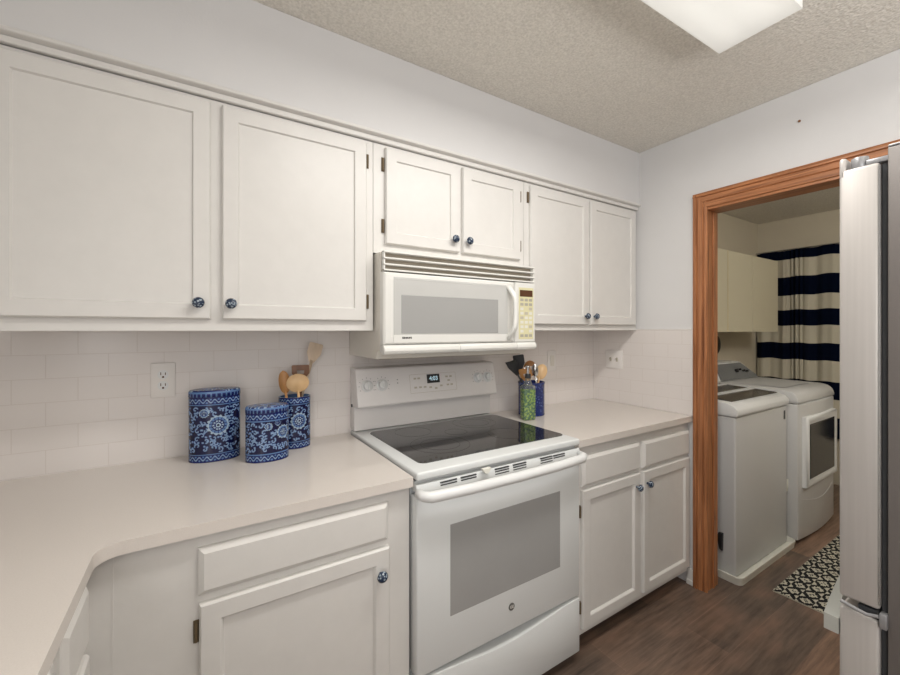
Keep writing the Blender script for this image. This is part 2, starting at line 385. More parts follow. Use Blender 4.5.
# ------------------------------------------------------------------ cabinets
DOOR = [(0, 0), (0, 0.012), (0.004, 0.018), (0.0455, 0.018), (0.0490, 0.0110), (0.0505, 0.0110)]
DOORB = [(0, 0), (0, 0.012), (0.004, 0.018), (0.044, 0.018), (0.047, 0.0165), (0.053, 0.008), (0.055, 0.008)]
DRAW = [(0, 0), (0, 0.008), (0.003, 0.011), (0.013, 0.018), (0.015, 0.018)]
def knob(parent, x, y, z, name='knob'):
    k = MB().lathe([(0, 0.032), (0.006, 0.0315), (0.012, 0.0285), (0.0165, 0.022), (0.0165, 0.018), (0.012, 0.013), (0.006, 0.010), (0.0055, 0.0), (0, 0.0)], 24, M=Matrix.Translation((x, y, z)) @ Matrix.Rotation(radians(90), 4, 'X'))
    o = k.build(name, M_knob, parent, smooth=True); o['label'] = 'blue and white patterned ceramic knob'; return o
def hinge(parent, x, y, z, side):
    h = MB().box(x-0.006, x+0.006, y-0.004, y-0.0002, z-0.027, z+0.027, 0.001).cyl((x, y-0.006, z-0.024), (x, y-0.006, z+0.024), 0.004, n=12)
    o = h.build('hinge', M_brass, parent, smooth=True); o['label'] = 'antique brass hinge'; return o

def cab_door(parent, x0, x1, z0, z1, yf, knobside, kz, hinges, base=False, gapx=0.0):
    w_ = x1 - x0
    st = DOORB if base else DOOR
    o = MB().loops(w_, z1-z0, st, Matrix.Translation((x0, yf, z0))).build('door', M_cab, parent)
    kx = x0 + 0.024 if knobside == 'l' else x1 - 0.033
    if kz is not None: knob(o, kx, yf-0.018, kz)
    if hinges:
        hx = x1 + 0.0068 if knobside == 'l' else x0 - 0.0068
        for z in hinges: hinge(o, hx, yf, z, knobside)
    return o

def carcass(x0, x1, z0, z1, yf, yb, bottom=0.0):
    b = MB(); t = 0.018; fz = 0.019
    b.box(x0, x0+t, yf+fz, yb, z0+bottom, z1); b.box(x1-t, x1, yf+fz, yb, z0+bottom, z1)
    b.box(x0+t, x1-t, yf+fz, yb, z0+bottom, z0+bottom+t); b.box(x0+t, x1-t, yb-0.006, yb, z0+bottom+t, z1)
    return b

YF = -0.318
# left wall cabinet with two doors
c = thing('wall_cabinet', 'large white two-door wall cabinet at the far left, left of the microwave', 'cabinet', group=None)
b = carcass(-2.76, -1.696, 1.376, 2.10, YF, -0.007, 0.018); b.box(-2.76, -1.696, YF, YF+0.019, 1.376, 2.10); b.build('body', M_cab, c)
cab_door(c, -2.712, -2.231, 1.412, 2.087, YF, 'r', 1.461, None)
cab_door(c, -2.201, -1.726, 1.412, 2.087, YF, 'l', 1.461, (1.486, 2.020))
# corner wall cabinet, outside the frame on the left
# middle, above the microwave
c = thing('wall_cabinet', 'short white two-door wall cabinet right above the microwave', 'cabinet')
b = carcass(-1.694, -0.922, 1.676, 2.10, YF, -0.007); b.box(-1.694, -0.922, YF, YF+0.019, 1.676, 2.10, 0.0); b.build('body', M_cab, c)
cab_door(c, -1.649, -1.305, 1.713, 2.087, YF, 'r', 1.765, (1.783, 2.022))
cab_door(c, -1.289, -0.954, 1.713, 2.087, YF, 'l', 1.765, (1.783, 2.022))
# right
c = thing('wall_cabinet', 'tall narrow-door white wall cabinet in the corner, right of the microwave', 'cabinet')
b = carcass(-0.920, -0.008, 1.376, 2.10, YF, -0.007, 0.018); b.box(-0.920, -0.008, YF, YF+0.019, 1.376, 2.10); b.build('body', M_cab, c)
cab_door(c, -0.889, -0.459, 1.406, 2.087, YF, 'r', 1.452, (1.486, 2.028))
cab_door(c, -0.443, -0.033, 1.406, 2.087, YF, 'l', 1.452, (1.486, 2.028))

# base cabinet left of the range
YB = -0.622
c = thing('base_cabinet', 'white base cabinet left of the range with one drawer over one door', 'cabinet')
b = carcass(-2.474, -1.692, 0.0, 0.882, YB, -0.007, 0.10)
b.box(-2.474, -1.692, YB, YB+0.019, 0.085, 0.882); b.box(-2.428, -2.424, YB-0.0008, YB, 0.085, 0.882)
b.build('body', M_cab, c)
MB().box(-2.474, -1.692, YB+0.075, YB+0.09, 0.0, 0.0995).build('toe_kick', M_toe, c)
MB().loops(0.497, 0.115, DRAW, Matrix.Translation((-2.265, YB, 0.733))).build('drawer', M_cab, c)
cab_door(c, -2.262, -1.765, 0.115, 0.712, YB, 'r', 0.640, (0.245, 0.645), base=True)
# left-hand run under the counter, faces +X
c = thing('base_cabinet', 'white base cabinet run under the left arm of the counter', 'cabinet')
XF = -2.475
b = MB(); t = 0.018
b.box(-3.095, XF-0.019, -2.40, -2.382, 0.10, 0.882).box(-3.095, XF-0.019, -0.628, -0.612, 0.10, 0.882).box(-3.095, XF-0.019, -2.382, -0.628, 0.10, 0.118)
b.box(-3.095, -3.089, -2.382, -0.628, 0.118, 0.882).box(XF-0.019, XF, -2.40, -0.613, 0.085, 0.882); b.build('body', M_cab, c)
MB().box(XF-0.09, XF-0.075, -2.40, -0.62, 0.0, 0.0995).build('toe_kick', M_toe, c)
RX = Matrix.Rotation(radians(90), 4, 'Z')   # loops face -Y -> +X
for (ya, yb_) in ((-0.835, -0.660), (-1.40, -0.905), (-1.96, -1.46)):
    wd = yb_ - ya
    MB().loops(wd, 0.125, DRAW, Matrix.Translation((XF, ya, 0.722)) @ RX).build('drawer', M_cab, c)
    o = MB().loops(wd, 0.580, DOORB if wd > 0.3 else [(0, 0), (0, .012), (.004, .018), (.036, .018), (.044, .008), (.046, .008)], Matrix.Translation((XF, ya, 0.118)) @ RX).build('door', M_cab, c)
# right base cabinet
c = thing('base_cabinet', 'white base cabinet right of the range with two drawers over two doors', 'cabinet')
b = carcass(-0.914, -0.008, 0.0, 0.882, YB, -0.007, 0.085)
b.box(-0.914, -0.001, YB, YB+0.019, 0.070, 0.882); b.build('body', M_cab, c)
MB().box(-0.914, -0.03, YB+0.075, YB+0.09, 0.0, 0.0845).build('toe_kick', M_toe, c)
for (xa, xb, ks) in ((-0.877, -0.466, 'r'), (-0.438, -0.014, 'l')):
    MB().loops(xb-xa, 0.130, DRAW, Matrix.Translation((xa, YB, 0.706))).build('drawer', M_cab, c)
    cab_door(c, xa, xb, 0.100, 0.692, YB, ks, 0.632, (0.19, 0.60), base=True)

# ------------------------------------------------------------------ worktops
def slab(name, poly, z0, z1, bev=0.003):
    t = bmesh.new(); vs = [t.verts.new((x, y, z1)) for x, y in poly]; f = t.faces.new(vs)
    if f.normal.z < 0: f.normal_flip()
    r = bmesh.ops.extrude_face_region(t, geom=[f]); nv = [g for g in r['geom'] if isinstance(g, bmesh.types.BMVert)]
    for v in nv: v.co.z = z0
    bmesh.ops.recalc_face_normals(t, faces=t.faces)
    ed = [e for e in t.edges if e.verts[0].co.z == e.verts[1].co.z == z1]
    bmesh.ops.bevel(t, geom=ed, offset=bev, segments=2, affect='EDGES')
    m = MB(); m._merge(t); return m.build(name, M_quartz, None, smooth=True)
R = 0.045; xi, yi = -2.448, -0.648
arc = [(xi+R - R*cos(a), yi-R + R*sin(a)) for a in [radians(q) for q in range(0, 91, 15)]]
poly = [(-3.094, -0.0065), (-3.094, -2.42), (xi, -2.42)] + arc + [(-1.690, -0.648), (-1.690, -0.0065)]
tag(slab('worktop', poly, 0.884, Z0), 'cream quartz worktop, L-shaped with canisters on it, left of the range', 'worktop')
tag(slab('worktop', [(-0.916, -0.0065), (-0.916, -0.648), (-0.0065, -0.648), (-0.0065, -0.0065)], 0.884, Z0), 'short cream quartz worktop right of the range, in the corner', 'worktop')

# ------------------------------------------------------------------ range
def make_range():
    r = thing('range', 'white freestanding electric range with black glass cooktop and oven window', 'stove', (-1.3035, 0, 0))
    X0, X1 = -0.380, 0.380
    MB().box(X0+0.002, X1-0.002, -0.606, -0.008, 0.060, 0.900, 0.003).box(X0+0.03, X1-0.03, -0.60, -0.02, 0.03, 0.06).build('body', M_appl2, r)
    for sx in (-1, 1):
        for y in (-0.59, -0.06):
            MB().cyl((sx*0.34, y, 0.0), (sx*0.34, y, 0.029), 0.016, bev=0.002).build('foot', M_dark, r)
    # cooktop frame with raised rim around the glass
    t = MB()
    t.box(X0, X1, -0.661, -0.012, 0.901, 0.9275, 0.007, 3)
    ct = t.build('cooktop', M_appl2, r, smooth=True)
    def rr(x0, x1, y0, y1, rad, n=6):
        p = []
        for cx_, cy_, a0 in ((x1-rad, y1-rad, 0), (x0+rad, y1-rad, 90), (x0+rad, y0+rad, 180), (x1-rad, y0+rad, 270)):
            for k in range(n+1):
                a = radians(a0 + 90*k/n); p.append((cx_+rad*cos(a), cy_+rad*sin(a)))
        return p
    g = MB().prism(rr(-0.330, 0.369, -0.590, -0.103, 0.026), 2, 0.9276, 0.9300)
    gl = g.build('cooktop_glass', M_glassblack, ct)
    for (x, y, ra) in ((-0.155, -0.425, (0.118, 0.078)), (0.175, -0.44, (0.085,)), (-0.16, -0.20, (0.08,)), (0.17, -0.20, (0.105, 0.07)), (0.0, -0.30, (0.05,))):
        q = MB()
        for rad in ra:
            q.lathe([(rad-0.0016, 0.93005), (rad-0.0016, 0.9303), (rad, 0.9303), (rad, 0.93005)], 64, M=Matrix.Translation((x, y, 0)))
        q.build('burner_ring', M_ring, gl)
    # back guard
    bg = MB()
    bg.box(X0+0.002, X1-0.002, -0.060, -0.008, 0.9295, 1.19, 0.004)
    bg.prism([(-0.0605, 1.036), (-0.113, 1.041), (-0.1145, 1.049), (-0.084, 1.200), (-0.078, 1.207), (-0.008, 1.209), (-0.008, 1.19), (-0.0605, 1.19)], 0, X0, X1, 0.003)
    bo = bg.build('backguard', M_panelw, r, smooth=True)
    nrm = Vector((0, -0.140, -0.0295)).normalized(); nrm = Vector((0, -0.979, 0.206))
    def pf(x, z, out=0.0):   # point on the sloping face
        y = -0.1145 + (z-1.049)*(0.0305/0.151)
        return Vector((x, y, z)) + nrm*out
    tilt = Matrix.Rotation(radians(90)-0.2077, 4, 'X')
    tilt = Matrix(((1, 0, 0, 0), (0, 0.206, -0.979, 0), (0, 0.979, 0.206, 0), (0, 0, 0, 1)))   # +Y(text up) -> up the slope, +Z -> outwards
    for wx in (-1.637, -1.567, -1.036, -0.975):
        x = wx + 1.3035; p = pf(x, 1.131)
        kn = MB().cyl(p, p+nrm*0.006, 0.027, 0.026, n=32, bev=0.0015).cyl(p+nrm*0.006, p+nrm*0.022, 0.021, 0.019, n=32, bev=0.003)
        ko = kn.build('control_knob', M_appl, bo, smooth=True)
        q = MB().box(-0.0045, 0.0045, -0.018, 0.018, 0.022, 0.029, 0.002, M=Matrix.Translation(p) @ tilt); q.build('grip', M_appl, ko)
        q = MB()
        for a in range(-120, 121, 30):
            q.box(-0.0012, 0.0012, 0.0335, 0.0385, 0.0002, 0.0006, M=Matrix.Translation(p) @ tilt @ Matrix.Rotation(radians(a), 4, 'Z'))
        q.build('dial_marks', M_print, bo)
    q = MB()
    for z in (1.150, 1.135): q.cyl(pf(-1.49+1.3035, z), pf(-1.49+1.3035, z, 0.0008), 0.003, n=10)
    q.build('indicator_light', M_print, bo)
    # control pad: outline, keys, clock
    q = MB(); P0 = pf(-1.300+1.3035, 1.125)
    TM = Matrix.Translation(P0) @ tilt
    W2, H2 = 0.128, 0.044
    for a in ((-W2, W2, -H2, -H2+0.0012), (-W2, W2, H2-0.0012, H2), (-W2, -W2+0.0012, -H2, H2), (W2-0.0012, W2, -H2, H2)):
        q.box(a[0], a[1], a[2], a[3], 0.0002, 0.0006, M=TM)
    q.build('control_pad_outline', M_print2, bo)
    for (kx, ky) in ((-0.10, 0.024), (-0.08, 0.024), (-0.10, -0.018), (-0.075, -0.018), (-0.05, -0.018), (-0.02, -0.022), (0.01, -0.028), (0.04, -0.018), (0.075, 0.024), (0.098, 0.024), (0.078, -0.016), (0.100, -0.016), (0.085, 0.005)):
        MB().box(kx-0.007, kx+0.007, ky-0.004, ky+0.004, 0.0002, 0.0008, M=TM).build('key', M_print2, bo)
    dsp = MB().box(-0.036, 0.034, -0.002, 0.040, 0.0003, 0.0012, M=TM).build('clock_display', M_dark, bo)
    text('clock_digits', '4:03', 0.028, M_digit, dsp, TM @ Matrix.Translation((0, 0.019, 0.0018)), 0.0002, 0.0008)
    MB().cyl((X0-0.0008, -0.030, 1.040), (X0+0.003, -0.030, 1.040), 0.007, n=16).build('screw_cap', M_dark, bo)
    # vent strip above the door
    v = MB().box(X0+0.004, X1-0.004, -0.636, -0.608, 0.862, 0.894, 0.002); vo = v.build('vent_strip', M_appl, r)
    MB().box(X0+0.006, X1-0.006, -0.630, -0.608, 0.895, 0.9005).build('shadow_gap', M_gap, r)
    # door
    dz0, dz1 = 0.278, 0.893
    ddo = MB().box(X0, X1, -0.659, -0.6065, dz0, 0.8475, 0.006, 3)
    ddo.prism([(-0.645, 0.842), (-0.6610, 0.845), (-0.6610, 0.872), (-0.655, 0.888), (-0.645, 0.888)], 0, X0, X1)
    do = ddo.build('oven_door', M_appl2, r, smooth=True)
    MB().loops(0.518, 0.303, [(0, 0), (0, 0.0008), (0.004, 0.0012), (0.006, 0.0009), (0.01, 0.0009)], Matrix.Translation((-0.2555, -0.6588, 0.432))).build('oven_window', M_ovenglass, do)
    # slots
    for (sx, n) in ((-0.262, 2), (-0.182, 2), (-0.036, 3), (0.048, 3), (0.186, 3), (0.256, 2)):
        for k in range(n):
            z = 0.8825 - 0.0085*k - (0.001 if n == 2 else 0)
            MB().box(sx-0.032, sx+0.032, -0.6618, -0.655, z-0.0016, z+0.0016).build('vent_slot', M_dark, do)
    # handle
    hp = [(-0.378, -0.662, 0.868), (-0.372, -0.690, 0.864), (-0.350, -0.701, 0.861), (-0.2, -0.707, 0.859), (0, -0.709, 0.858), (0.2, -0.707, 0.859), (0.345, -0.701, 0.861), (0.366, -0.690, 0.864), (0.371, -0.662, 0.868)]
    MB().tube(hp, [0.013, 0.016] + [0.0175]*5 + [0.016, 0.013], 16, flat=1.0).build('door_handle', M_appl, do, smooth='all')
    lt = MB().prism([(-0.018, 0.904), (0.018, 0.904), (0.014, 0.893), (0.004, 0.886), (-0.006, 0.886), (-0.014, 0.893)], 1, -0.677, -0.6625, 0.002, M=Matrix.Translation((-0.115, 0, -0.004))).build('door_latch', M_cream, do)
    # round badge
    e = MB().cyl((0.009, -0.6585, 0.367), (0.009, -0.6615, 0.367), 0.0135, n=32, bev=0.0006).build('badge', M_badge, do, smooth=True)
    e['label'] = 'small round grey badge'
    text('monogram', 'GE', 0.014, M_outlet, e, face_y(0.009, -0.6619, 0.367), 0.0001, 0.0003)
    # storage drawer with a curved finger scoop along the top
    n = 24; top = []
    for i in range(n+1):
        u = -1+2*i/n; top.append((X0+(X1-X0)*i/n, 0.268 - 0.030*(0.5+0.5*cos(pi*u)) if abs(u) < 1 else 0.268))
    prof = [(X0, 0.045), (X1, 0.045)] + top[::-1]
    MB().prism(prof, 1, -0.659, -0.6065, 0.004).build('storage_drawer', M_appl2, r, smooth=True)
    MB().box(X0+0.01, X1-0.01, -0.648, -0.627, 0.22, 0.2985).build('drawer_back', M_appl2, r) if False else None
    return r
make_range()

# ------------------------------------------------------------------ microwave
def make_microwave():
    m = thing('microwave', 'white over-the-range microwave hanging under the short cabinet above the stove', 'microwave', (-1.3065, 0, 0))
    X0, X1 = -0.3805, 0.3805
    b = MB().prism([(-0.008, 1.266), (-0.330, 1.266), (-0.345, 1.296), (-0.368, 1.296), (-0.368, 1.672), (-0.008, 1.672)], 0, X0, X1, 0.002)
    b.build('body', M_mwside, m)
    MB().box(X0+0.02, X1-0.02, -0.32, -0.03, 1.2635, 1.2655).box(-0.30, -0.12, -0.26, -0.08, 1.261, 1.2635).box(0.12, 0.30, -0.26, -0.08, 1.261, 1.2635).build('underside_filters', M_tan, m)
    # vent louvres
    v = MB().box(X0+0.004, X1-0.004, -0.378, -0.3685, 1.598, 1.671).build('vent_grille', M_tan, m)
    sl = MB()
    for z in (1.6015, 1.6225, 1.6455, 1.6690):
        sl.box(X0+0.002, X1-0.002, -0.402, -0.3785, z-0.0032, z+0.0032, 0.0015)
    for x in (X0+0.002, X1-0.008): sl.box(x, x+0.006, -0.398, -0.3785, 1.600, 1.670)
    sl.build('vent_slats', M_mw, v)
    # door
    XD = 0.255
    do = MB().loops(XD-X0, 0.273, [(0, 0), (0, 0.022), (0.002, 0.028), (0.008, 0.033), (0.030, 0.0345), (0.032, 0.0340)], Matrix.Translation((X0, -0.3685, 1.3225))).build('microwave_door', M_mw, m)
    bz = MB().loops(0.552, 0.247, [(0, 0), (0, 0.0004), (0.006, 0.0010), (0.010, 0.0004)], Matrix.Translation((-0.341, -0.4027, 1.330))).build('window_surround', M_bezel, do)
    MB().loops(0.466, 0.146, [(0, 0), (0, 0.0004), (0.003, 0.0011), (0.005, 0.0007)], Matrix.Translation((-0.309, -0.4033, 1.365))).build('door_window', M_mwglass, do)
    MB().box(-0.341, 0.211, -0.4041, -0.4028, 1.330, 1.360).build('lower_rail', M_mw, do)
    # handle, curved vertical bar at the right of the door
    hp = []
    for i in range(13):
        u = i/12; z = 1.338 + 0.236*u; s = sin(pi*u); hp.append((0.216+0.012*s, -0.400-0.040*min(1, s*1.6), z))
    MB().tube(hp, 0.0105, 12, flat=1.25, up=(1, 0, 0)).build('door_handle', M_mw, do, smooth='all')
    # control panel
    cp = MB().loops(X1-XD-0.003, 0.273, [(0, 0), (0, 0.028), (0.003, 0.033), (0.006, 0.0335)], Matrix.Translation((XD+0.003, -0.3685, 1.3225))).build('control_panel', M_mw, m)
    MB().box(0.278, 0.368, -0.4030, -0.4018, 1.336, 1.572, 0.0004).build('keypad', M_mwpad, cp)
    MB().box(0.284, 0.362, -0.4038, -0.4031, 1.531, 1.561).build('display', M_brown, cp)
    for r_ in range(9):
        for k in range(3):
            x = 0.2965 + 0.0265*k; z = 1.516 - 0.0205*r_
            if r_ in (2, 7) and k == 1: continue
            MB().box(x-0.0095, x+0.0095, -0.4037, -0.4031, z-0.0062, z+0.0062).build('key', M_key if r_ in (0, 1, 8) else M_print2 if (r_+k) % 4 == 0 else M_cream, cp)
    # lower lip
    lp = MB()
    for a, c_ in ((X0, -0.047), (-0.0455, 0.262), (0.2635, X1)):
        lp.prism([(-0.3685, 1.297), (-0.3685, 1.3215), (-0.402, 1.3215), (-0.410, 1.312), (-0.412, 1.300), (-0.406, 1.289), (-0.395, 1.286), (-0.372, 1.290)], 0, a, c_, 0.0012)
    lp.build('lower_lip', M_mw, m, smooth=True)
    text('maker_mark', 'KENMORE', 0.0088, M_dark, do, face_y(-0.286, -0.4045, 1.348), 0.0001, 0.0005)
    return m
make_microwave()

# ------------------------------------------------------------------ outlets and switches
def duplex(x, z):
    o = thing('outlet', 'white duplex wall outlet on the tile left of the tall canister', 'outlet', (x, -0.0062, z))
    MB().box(-0.036, 0.036, -0.006, 0, -0.0615, 0.0615, 0.002).build('cover_plate', M_outlet, o, smooth=True)
    for s in (-1, 1):
        q = MB().lathe([(0, 0.0), (0.0165, 0.0), (0.0165, 0.0022), (0, 0.0022)], 24, M=Matrix.Translation((0, -0.006, s*0.0195)) @ Matrix.Rotation(radians(90), 4, 'X')).build('socket', M_appl, o)
        p = MB().box(-0.008, -0.0055, -0.009, -0.0082, s*0.0195-0.001, s*0.0195+0.009).box(0.0055, 0.008, -0.009, -0.0082, s*0.0195-0.001, s*0.0195+0.008).cyl((0, -0.0082, s*0.0195-0.008), (0, -0.009, s*0.0195-0.008), 0.0035, n=12)
        p.build('slots', M_brown, q)
duplex(-2.3705, 1.198)
o = thing('switch', 'white single rocker switch on the back wall tile beside the utensil crock', 'switch', (-0.405, -0.0062, 1.187))
MB().box(-0.036, 0.036, -0.006, 0, -0.0615, 0.0615, 0.002).build('cover_plate', M_outlet, o, smooth=True)
MB().box(-0.0165, 0.0165, -0.0095, -0.006, -0.033, 0.033, 0.0015).build('rocker', M_mwside, o)
o = thing('switch', 'white double toggle switch plate on the right-hand wall tile', 'switch', (-0.0062, -0.168, 1.189))
MB().box(-0.006, 0, -0.060, 0.060, -0.058, 0.058, 0.002).build('cover_plate', M_outlet, o, smooth=True)
for y in (-0.023, 0.023):
    MB().box(-0.0075, -0.006, y-0.006, y+0.006, -0.013, 0.013).prism([(-0.0075, -0.006), (-0.017, 0.006), (-0.016, 0.010), (-0.0075, 0.008)], 1, y-0.004, y+0.004).build('toggle', M_print2, o)
# nail
tag(MB().cyl((-0.0005, -1.10, 2.306), (-0.003, -1.10, 2.306), 0.003, n=10).cyl((-0.003, -1.10, 2.306), (-0.005, -1.10, 2.306), 0.0055, n=12).build('nail', M_darkwood), 'small dark nail in the wall above the laundry doorway', 'nail')

# ------------------------------------------------------------------ ceiling light
def diffuser_mat():
    m = bpy.data.materials.new('acrylic_diffuser'); m.use_nodes = True; nt = m.node_tree
    for n in list(nt.nodes): nt.nodes.remove(n)
    out = nt.nodes.new('ShaderNodeOutputMaterial'); L = nt.links.new
    tr = nt.nodes.new('ShaderNodeBsdfTranslucent'); tr.inputs[0].default_value = (0.9, 0.9, 0.88, 1)
    di = nt.nodes.new('ShaderNodeBsdfDiffuse'); di.inputs[0].default_value = (0.85, 0.84, 0.82, 1)
    em = nt.nodes.new('ShaderNodeEmission'); em.inputs[0].default_value = (1, 0.98, 0.95, 1); em.inputs[1].default_value = 0.10
    nz = nt.nodes.new('ShaderNodeTexNoise'); nz.inputs['Scale'].default_value = 260
    bp = nt.nodes.new('ShaderNodeBump'); bp.inputs['Strength'].default_value = 0.1; L(nz.outputs[0], bp.inputs['Height']); L(bp.outputs[0], di.inputs['Normal'])
    m1 = nt.nodes.new('ShaderNodeMixShader'); m1.inputs[0].default_value = 0.45; L(tr.outputs[0], m1.inputs[1]); L(di.outputs[0], m1.inputs[2])
    ad = nt.nodes.new('ShaderNodeAddShader'); L(m1.outputs[0], ad.inputs[0]); L(em.outputs[0], ad.inputs[1]); L(ad.outputs[0], out.inputs[0])
    return m
M_diff = diffuser_mat()
M_tubel = emis('fluorescent_tube', (1, 0.98, 0.96), 1.6)
lt = thing('ceiling_light', 'rectangular white wraparound fluorescent light on the textured ceiling', 'ceiling light', (-1.312, -1.184, 2.45), radians(-1.5))
MB().box(-0.60, 0.60, -0.105, 0.105, -0.022, -0.001, 0.002).build('mounting_pan', M_appl, lt)
pr = []
t = bmesh.new()
# hollow trough diffuser: bottom and four sides, rounded bottom corner edge
m_ = MB(); tk = 0.002; zx = -0.089; X_, Y_ = 0.614, 0.117
m_.box(-X_, X_, -Y_, Y_, zx, zx+tk).box(-X_, -X_+tk, -Y_, Y_, zx+tk, -0.002).box(X_-tk, X_, -Y_, Y_, zx+tk, -0.002)
m_.box(-X_+tk, X_-tk, -Y_, -Y_+tk, zx+tk, -0.002).box(-X_+tk, X_-tk, Y_-tk, Y_, zx+tk, -0.002)
m_.build('diffuser', M_diff, lt)
for y in (-0.055, 0.055):
    MB().cyl((-0.575, y, -0.046), (0.575, y, -0.046), 0.013, n=16).build('tube', M_tubel, lt, smooth=True)

# ------------------------------------------------------------------ painted china: colours come from a pattern function
NAVY = (0.034, 0.048, 0.22); BLUE = (0.045, 0.11, 0.36); PALE = (0.34, 0.47, 0.66); WHT = (0.62, 0.70, 0.78)
def lerp(a, b, t): t = max(0, min(1, t)); return tuple(a[i]+(b[i]-a[i])*t for i in range(3))
def make_pattern(width, h, seed, rosettes, band=0.028):
    rnd = random.Random(seed); strokes = []
    def scroll(cx_, cz_, r0, a0, turn):
        pts = []
        for i in range(16):
            f = i/15; a = a0 + turn*f*4.6; r = r0*(1-0.78*f); pts.append((cx_+r*cos(a), cz_+r*sin(a), 0.0026*(1-0.3*f)))
        return pts
    lo, hi = band+0.006, h-band-0.006
    tries = 0; cent = []
    while len(cent) < int(width*(hi-lo)*1900) and tries < 4000:
        tries += 1
        x, z = rnd.uniform(0, width), rnd.uniform(lo+0.006, hi-0.006)
        if any((x-a)**2+(z-b)**2 < 0.0165**2 for a, b in cent): continue
        if any((x-a)**2+(z-b)**2 < (rr+0.008)**2 for a, b, rr in rosettes): continue
        cent.append((x, z)); r0 = rnd.uniform(0.007, 0.010)
        strokes += scroll(x, z, r0, rnd.uniform(0, 6.28), rnd.choice((-1, 1)))
        for q in range(2):
            a = rnd.uniform(0, 6.28); strokes.append((x+1.35*r0*cos(a), z+1.35*r0*sin(a), 0.0036))
    cell = {}
    for p in strokes: cell.setdefault((int(p[0]//0.008), int(p[1]//0.008)), []).append(p)
    def col(s_, z):
        if z < 0.004 or z > h-0.0035: return BLUE
        for zb in (band, h-band):
            if abs(z-zb) < 0.0016: return PALE
            if abs(z-zb) < 0.0042: return NAVY
        if z < band or z > h-band:
            zz = (z if z < band else z-(h-band)) - band/2 
            k = s_*2*pi/0.024; wv = 0.0055*sin(k)
            dd = abs(zz-wv)
            if dd < 0.0026: return lerp(WHT, PALE, dd/0.0026)
            ph = ((s_/0.012) % 1.0)-0.5; dz = zz + (0.006 if floor(s_/0.012) % 2 == 0 else -0.006)
            if (ph*0.012)**2 + dz**2 < 0.0031**2: return PALE
            return BLUE if abs(zz) < 0.010 else NAVY
        for (a, b_, rr) in rosettes:
            dx, dz = s_-a, z-b_; r = sqrt(dx*dx+dz*dz); th = atan2(dz, dx); R_ = rr*(1+0.07*cos(14*th))
            if r < R_:
                q = r/rr
                if q < 0.12: return NAVY
                if q < 0.24: return WHT
                if q < 0.34: return BLUE
                if q < 0.50: return WHT if cos(10*th) > -0.2 else BLUE
                if q < 0.60: return NAVY if cos(14*th) > 0.3 else BLUE
                if q < 0.84: return PALE if cos(14*th) > -0.75 else BLUE
                return WHT
        ci, cj = int(s_//0.008), int(z//0.008); best = 9
        for i in (-1, 0, 1):
            for j in (-1, 0, 1):
                for p in cell.get((ci+i, cj+j), ()):
                    dd = sqrt((p[0]-s_)**2+(p[1]-z)**2)/p[2]
                    if dd < best: best = dd
        if best < 1: return lerp(WHT, PALE, best)
        if best < 1.35: return BLUE
        return NAVY
    return col
def painted_wall(name, a, b, h, colf, parent, n=190, nz=150, inner=True, thick=0.005, face=None):
    """oval wall with the pattern; s runs from the left (-X) side across the front (-Y) towards the right"""
    bm = bmesh.new(); lay = bm.loops.layers.color.new('Col'); per = []; s_ = 0; prev = None
    for i in range(n+1):
        th = pi + 2*pi*i/n; p = (a*cos(th), b*sin(th))
        if prev: s_ += sqrt((p[0]-prev[0])**2+(p[1]-prev[1])**2)
        per.append((p, s_)); prev = p
    grid = [[bm.verts.new((p[0], p[1], h*k/nz)) for (p, s__) in per[:-1]] for k in range(nz+1)]
    cols = {}
    for k in range(nz):
        for i in range(n):
            j = (i+1) % n; f = bm.faces.new((grid[k][i], grid[k][j], grid[k+1][j], grid[k+1][i])); f.smooth = True
            c4 = colf((per[i][1]+per[i+1][1])/2, h*(k+0.5)/nz)
            for l in f.loops: l[lay] = (*c4, 1)
    def ring(ra, rb, z): return [bm.verts.new((ra*cos(pi+2*pi*i/n), rb*sin(pi+2*pi*i/n), z)) for i in range(n)]
    def skin(A, B, c4):
        for i in range(n):
            j = (i+1) % n; f = bm.faces.new((A[i], A[j], B[j], B[i]))
            for l in f.loops: l[lay] = (*c4, 1)
    bot = bm.faces.new(grid[0][::-1])
    for l in bot.loops: l[lay] = (*WHT, 1)
    if inner:
        r1 = ring(a-thick, b-thick, h); r2 = ring(a-thick, b-thick, 0.006)
        skin(grid[nz], r1, WHT); skin(r1, r2, PALE); f = bm.faces.new(r2)
        for l in f.loops: l[lay] = (*PALE, 1)
    me = bpy.data.meshes.new(name); bm.to_mesh(me); bm.free(); me.materials.append(M_china)
    o = bpy.data.objects.new(name, me); COL.objects.link(o); o.parent = parent
    return o
